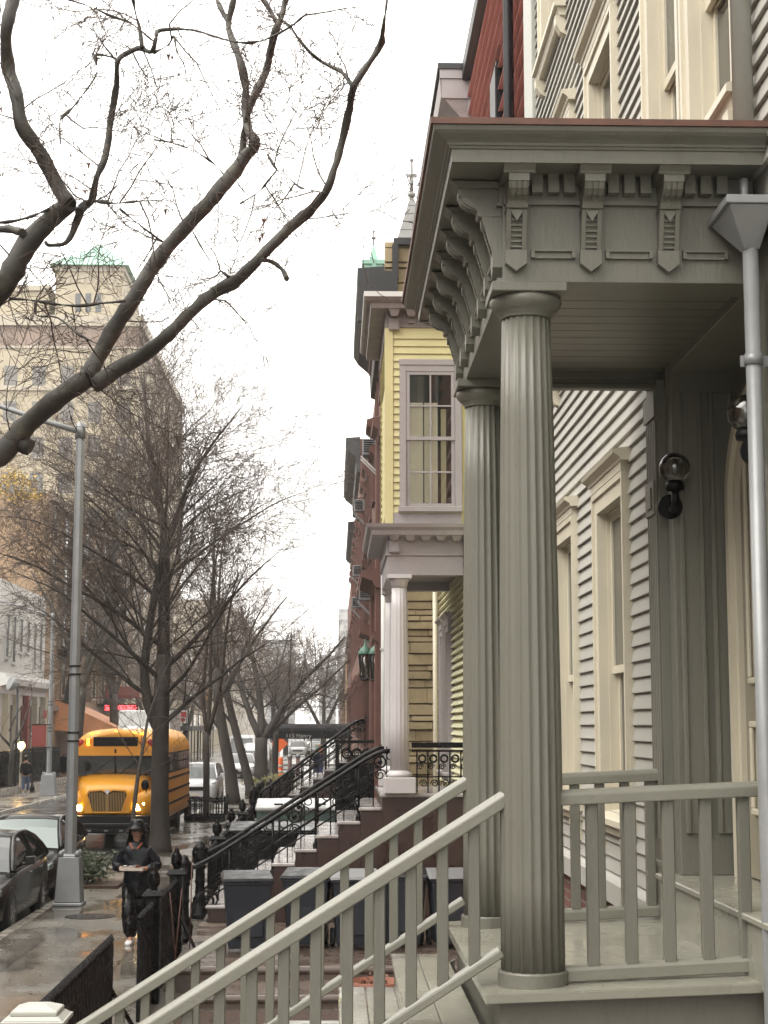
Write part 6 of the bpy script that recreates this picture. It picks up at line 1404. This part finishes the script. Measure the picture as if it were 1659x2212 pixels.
t = thing('sidewalk_shed', 'dark scaffold shed over the far pavement under the banners', 'scaffold', (-14, 153, 0))
q = MB().box(-16.4, -12.2, 144, 170, 2.7, 3.1)
for i in range(9):
    for x in (-16.2, -12.3): q.box(x-.05, x+.05, 144.2+i*3.2, 144.3+i*3.2, -.0, 2.7)
for i in range(16): q.box(-16.3+i*.27, -16.22+i*.27, 144, 144.05, 3.1, 4.0)
q.build('scaffold_frame', M['cornice_dk'], t)
# ---- awning and LED sign across the street
t = thing('orange_awning', 'big sloping orange awning reaching out from the tan building above the bus', 'awning', (-14.5, 102, 0))
q = MB(); q.hexa([(-16.5,99,4.65),(-12.7,99,2.9),(-12.7,106,2.9),(-16.5,106,4.65),(-16.5,99,4.72),(-12.7,99,2.97),(-12.7,106,2.97),(-16.5,106,4.72)]); q.box(-12.74,-12.68,99,106,2.5,2.899); q.add([(-16.5,99.02,4.64),(-12.74,99.02,2.9),(-12.74,99.02,2.5),(-16.5,99.02,2.9)], [(0,1,2,3)]); q.build('awning_cloth', M['tarp'], t)
for y in (99.3, 105.7): MB().tube([(-12.8,y,0),(-12.8,y,2.9)], .05, 8).build('awning_pole', M['steel'], t)
t = thing('led_sign', 'glowing red dot-matrix sign under a dark maroon board across the street', 'sign', (-14.4, 112, 0))
MB().box(-16.5, -12.95, 112.1, 112.2, 4.98, 5.05).box(-15.3, -13.1, 112.05, 112.25, 5.06, 5.75).build('sign_board', M['maroon'], t); B(-15.45, -13.15, 112.02, 112.2, 4.05, 4.6).build('display_case', M['black'], t)
q = MB(); rnd = random.Random(8)
for i in range(34):
    for j in range(5):
        if rnd.random() < .62: q.box(-15.36+i*.063, -15.315+i*.063, 112.005, 112.019, 4.18+j*.07, 4.225+j*.07)
q.build('display_dots', M['ledred'], t)

# ================================================================== people
def skinned(name, pts, edges, m, parent, root=0, sub=2, fold=0):
    """pts: (x, y, z, rx, ry)"""
    me = bpy.data.meshes.new(name); me.from_pydata([p[:3] for p in pts], edges, []); ob = bpy.data.objects.new(name, me); COL.objects.link(ob)
    md = ob.modifiers.new('skin', 'SKIN'); md.use_smooth_shade = True
    if not me.skin_vertices: me.skin_vertices.new() if hasattr(me.skin_vertices, 'new') else None
    sv = me.skin_vertices[0].data
    for i, p in enumerate(pts): sv[i].radius = (p[3], p[4] if len(p) > 4 else p[3]); sv[i].use_root = (i == root)
    s = ob.modifiers.new('sub', 'SUBSURF'); s.levels = sub; s.render_levels = sub
    me.materials.append(m)
    if parent: ob.parent = parent
    if fold:
        tx_ = bpy.data.textures.new(name + '_folds', 'CLOUDS'); tx_.noise_scale = .11
        dm = ob.modifiers.new('folds', 'DISPLACE'); dm.texture = tx_; dm.strength = fold; dm.mid_level = .5
    return ob
pp = skinned('person', [(0,0,.93,.10,.085),(0,-.01,1.12,.11,.085),(0,0,1.30,.13,.095),(0,-.005,1.43,.07,.065),(0,-.02,1.49,.055,.058),(0,-.045,1.565,.075,.085),(0,-.045,1.66,.078,.092),(0,-.04,1.725,.05,.06),
      (.15,0,1.34,.05,.05),(.29,.0,1.11,.048,.048),(.17,-.27,1.085,.034,.034),(.145,-.315,1.085,.03,.042),
      (-.15,0,1.34,.05,.05),(-.29,.0,1.11,.048,.048),(-.17,-.27,1.085,.034,.034),(-.145,-.315,1.085,.03,.042),
      (.09,0,.86,.095,.095),(.085,-.02,.50,.065,.065),(.06,.14,.11,.042,.045),(.06,.03,.045,.035,.04),
      (-.09,0,.86,.095,.095),(-.07,-.20,.50,.065,.065),(-.02,-.24,.10,.042,.045),(-.02,-.36,.045,.035,.04)],
      [(0,1),(1,2),(2,3),(3,4),(4,5),(5,6),(6,7),(2,8),(8,9),(9,10),(10,11),(2,12),(12,13),(13,14),(14,15),(0,16),(16,17),(17,18),(18,19),(0,20),(20,21),(21,22),(22,23)], M['skin'], None)
tag(pp, 'person in a dark hooded rain jacket walking towards us with a cardboard tray', 'person')
def child_build(mb, name, m, bevel=0): return mb.build(name, m, pp, bevel)
# jacket with hood, rain trousers, shoes, brimmed hat
skinned('jacket', [(0,0,.64,.225,.185),(0,-.005,.80,.225,.18),(0,-.015,.97,.215,.175),(0,-.02,1.14,.215,.17),(0,-.005,1.27,.215,.16),(0,.01,1.40,.165,.125),(0,.03,1.50,.115,.09),(.20,.0,1.33,.10,.095),(.325,.01,1.10,.092,.092),(.20,-.235,1.085,.064,.064),(-.20,.0,1.33,.10,.095),(-.325,.01,1.10,.092,.092),(-.20,-.235,1.085,.064,.064)],
      [(0,1),(1,2),(2,3),(3,4),(4,5),(5,6),(4,7),(7,8),(8,9),(4,10),(10,11),(11,12)], M['navy'], pp, 0, 3, .055)
skinned('trousers', [(0,0,.96,.185,.15),(.095,-.01,.78,.13,.125),(.092,-.03,.50,.108,.108),(.07,.09,.26,.112,.115),(.062,.125,.08,.07,.075),(-.095,-.02,.78,.13,.125),(-.075,-.215,.50,.108,.11),(-.035,-.235,.27,.118,.12),(-.022,-.25,.07,.072,.08)],
      [(0,1),(1,2),(2,3),(3,4),(0,5),(5,6),(6,7),(7,8)], M['trouser'], pp, 0, 3, .06)
for (x, y, hl) in ((.062, .13, .03), (-.022, -.25, 0)):
    q = MB(); secs = []
    for dy, w, h in ((.09,.032,.07),(.06,.043,.10),(0,.045,.105),(-.06,.05,.08),(-.13,.054,.06),(-.18,.046,.045),(-.205,.03,.03)):
        secs.append([(x+w,y+dy,.004+hl*(dy+.2)),(x+w*.98,y+dy,.02+h*.3+hl*(dy+.2)),(x+w*.6,y+dy,h+hl*(dy+.2)),(x-w*.6,y+dy,h+hl*(dy+.2)),(x-w*.98,y+dy,.02+h*.3+hl*(dy+.2)),(x-w,y+dy,.004+hl*(dy+.2))])
    loft(q, secs); child_build(q, 'shoe', M['shoe'])
hood = MB()
def hood_f(u, v):
    ang = -math.pi*1.30*(u-.5) + math.pi/2
    r = .122*math.sin(min(1.5, .3+v*2.2)) + .075*max(0, v-.55)**1.2*2
    return (r*math.cos(ang)*1.05, r*math.sin(ang)*1.0-.025, 1.80-.42*v**1.25)
hood.grid(hood_f, 22, 12); child_build(hood, 'hood', M['navy'])
hat = MB().lathe([(.178,1.655),(.182,1.660),(.140,1.688),(.118,1.708),(.110,1.735),(.096,1.772),(.082,1.790),(.05,1.80),(.003,1.803)], 0, -.05, 24)
for i in range(len(hat.v)):
    x, y, z = hat.v[i]
    if z < 1.69: hat.v[i] = (x, y, z - .06*(abs(x)/.18)**2 + (.0 if y < 0 else .0))
child_build(hat, 'rain_hat', M['trouser'])
face = MB().tube([(0,-.128,1.635),(0,-.150,1.595),(0,-.134,1.585)], [.010,.015,.012], 8); child_build(face, 'nose', M['skin'])
ey = MB()
for s in (-1, 1): ey.sphere((s*.032,-.118,1.628), .013, 8, 6); ey.tube([(s*.018,-.128,1.648),(s*.048,-.120,1.65)], .005, 5)
child_build(ey, 'eyes', M['black'])
child_build(MB().tube([(-.025,-.125,1.548),(0,-.133,1.55),(.025,-.125,1.548)], .007, 6), 'mouth', mat('lips', (.20,.08,.06), .5, .05, 3, 0))
for s in (-1, 1): child_build(MB().sphere((s*.080,-.04,1.60), .028, 8, 6, .4, .8, 1.2), 'ear', M['skin'])
child_build(MB().sphere((0,-.02,1.64), .090, 14, 10, 1.0, 1.0, 1.05), 'hair', M['black'])
col_ = MB()
for s in (-1, 1): col_.hexa([(s*.02,-.150,1.37),(s*.035,-.150,1.36),(s*.10,-.105,1.445),(s*.085,-.095,1.46),(s*.02,-.158,1.375),(s*.038,-.158,1.365),(s*.104,-.113,1.45),(s*.088,-.105,1.465)])
child_build(col_, 'collar', M['collar'])
hn = MB()
for s in (-1, 1):
    for k, (dx, L_) in enumerate(((0,.055),(.018,.062),(.036,.058),(.052,.048))):
        x = s*(.155-.004-k*.0); y = -.318-.0; z = 1.062
        hn.tube([(s*.165,-.27-dx*1.1,1.075),(s*.148,-.275-dx*1.1,1.052),(s*.128+s*-.002*k,-.275-dx*1.1,1.048),(s*.112,-.275-dx*1.1,1.052)], [.011,.0105,.0095,.007], 7)
    hn.tube([(s*.165,-.275,1.10),(s*.15,-.30,1.115),(s*.125,-.315,1.112),(s*.108,-.322,1.104)], [.013,.0125,.011,.008], 7)
child_build(hn, 'fingers', M['skin'])
PL = (-2.94, 25.3, 0); pp.location = PL; pp.rotation_euler = (0,0,R(-6))
ty_ = thing('cardboard_tray', 'grey cardboard tray with white cups held by the walking person', 'tray', (0,0,0))
q = MB().box(-.17,.17,-.40,-.22,1.072,1.082)
for (a, b, c, d) in ((-.17,.17,-.405,-.396),(-.17,.17,-.224,-.215),(-.175,-.166,-.40,-.22),(.166,.175,-.40,-.22)): q.box(a,b,c,d,1.07,1.115)
q.build('tray_body', M['card'], ty_)
for (x, y, h) in ((-.10,-.34,.055),(-.01,-.35,.05),(.085,-.34,.06),(.04,-.27,.05)): MB().lathe([(.026,1.083),(.036,1.083+h),(.038,1.086+h),(.003,1.09+h)], x, y, 12).build('cup', M['white_gloss'] if h < .06 else M['terra'], ty_)
ty_.location = PL; ty_.rotation_euler = (0,0,R(-6))
# the person walking away across the street
p2 = skinned('person', [(0,0,.93,.12,.10),(0,0,1.12,.12,.10),(0,0,1.32,.14,.10),(0,.0,1.46,.06,.06),(0,0,1.55,.075,.085),(0,0,1.66,.08,.09),(.17,0,1.38,.06,.06),(.22,.02,1.12,.045,.045),(.2,.03,.88,.035,.035),(.2,.04,.80,.03,.03),(-.17,0,1.38,.06,.06),(-.22,-.02,1.12,.045,.045),(-.2,-.05,.88,.035,.035),(-.2,-.06,.80,.03,.03),
      (.09,0,.86,.085,.085),(.09,.08,.5,.06,.06),(.09,.1,.1,.04,.04),(.09,.2,.05,.035,.03),(-.09,0,.86,.085,.085),(-.09,-.06,.5,.06,.06),(-.09,-.2,.12,.04,.04),(-.09,-.12,.05,.035,.03)],
      [(0,1),(1,2),(2,3),(3,4),(4,5),(2,6),(6,7),(7,8),(8,9),(2,10),(10,11),(11,12),(12,13),(0,14),(14,15),(15,16),(16,17),(0,18),(18,19),(19,20),(20,21)], M['skin'], None)
tag(p2, 'person in a dark coat and blue jeans walking away across the street', 'person')
skinned('coat', [(0,0,.80,.19,.15),(0,0,1.0,.18,.14),(0,0,1.30,.19,.14),(0,.0,1.44,.11,.10),(.19,0,1.36,.08,.08),(.245,.02,1.12,.065,.065),(.215,.03,.90,.055,.055),(-.19,0,1.36,.08,.08),(-.245,-.02,1.12,.065,.065),(-.215,-.04,.90,.055,.055)], [(0,1),(1,2),(2,3),(2,4),(4,5),(5,6),(2,7),(7,8),(8,9)], M['navy'], p2)
skinned('jeans', [(0,0,.88,.14,.12),(.095,0,.74,.10,.10),(.093,.07,.5,.078,.08),(.09,.1,.14,.068,.07),(-.095,0,.74,.10,.10),(-.093,-.06,.5,.078,.08),(-.09,-.18,.16,.068,.07)], [(0,1),(1,2),(2,3),(0,4),(4,5),(5,6)], M['jeans'], p2)
MB().sphere((0,-.01,1.66), .115, 14, 10, .95, 1.05, 1.1).build('hood', M['navy'], p2)
bk = MB().box(-.16, .16, -.30, -.14, 1.02, 1.45); bk.build('backpack', M['black'], p2, .05, 2)
for (x, y) in ((.09,.14),(-.09,-.17)): MB().sphere((x,y+.05,.06), .07, 10, 7, .7, 1.8, .75).build('shoe', M['shoe'], p2)
p2.location = (-14.55, 79.5, 0)

# ================================================================== misty air
hz = B(-420, 420, -40, 1100, -1.2, 130).build('haze', M['haze']); stuff(hz)
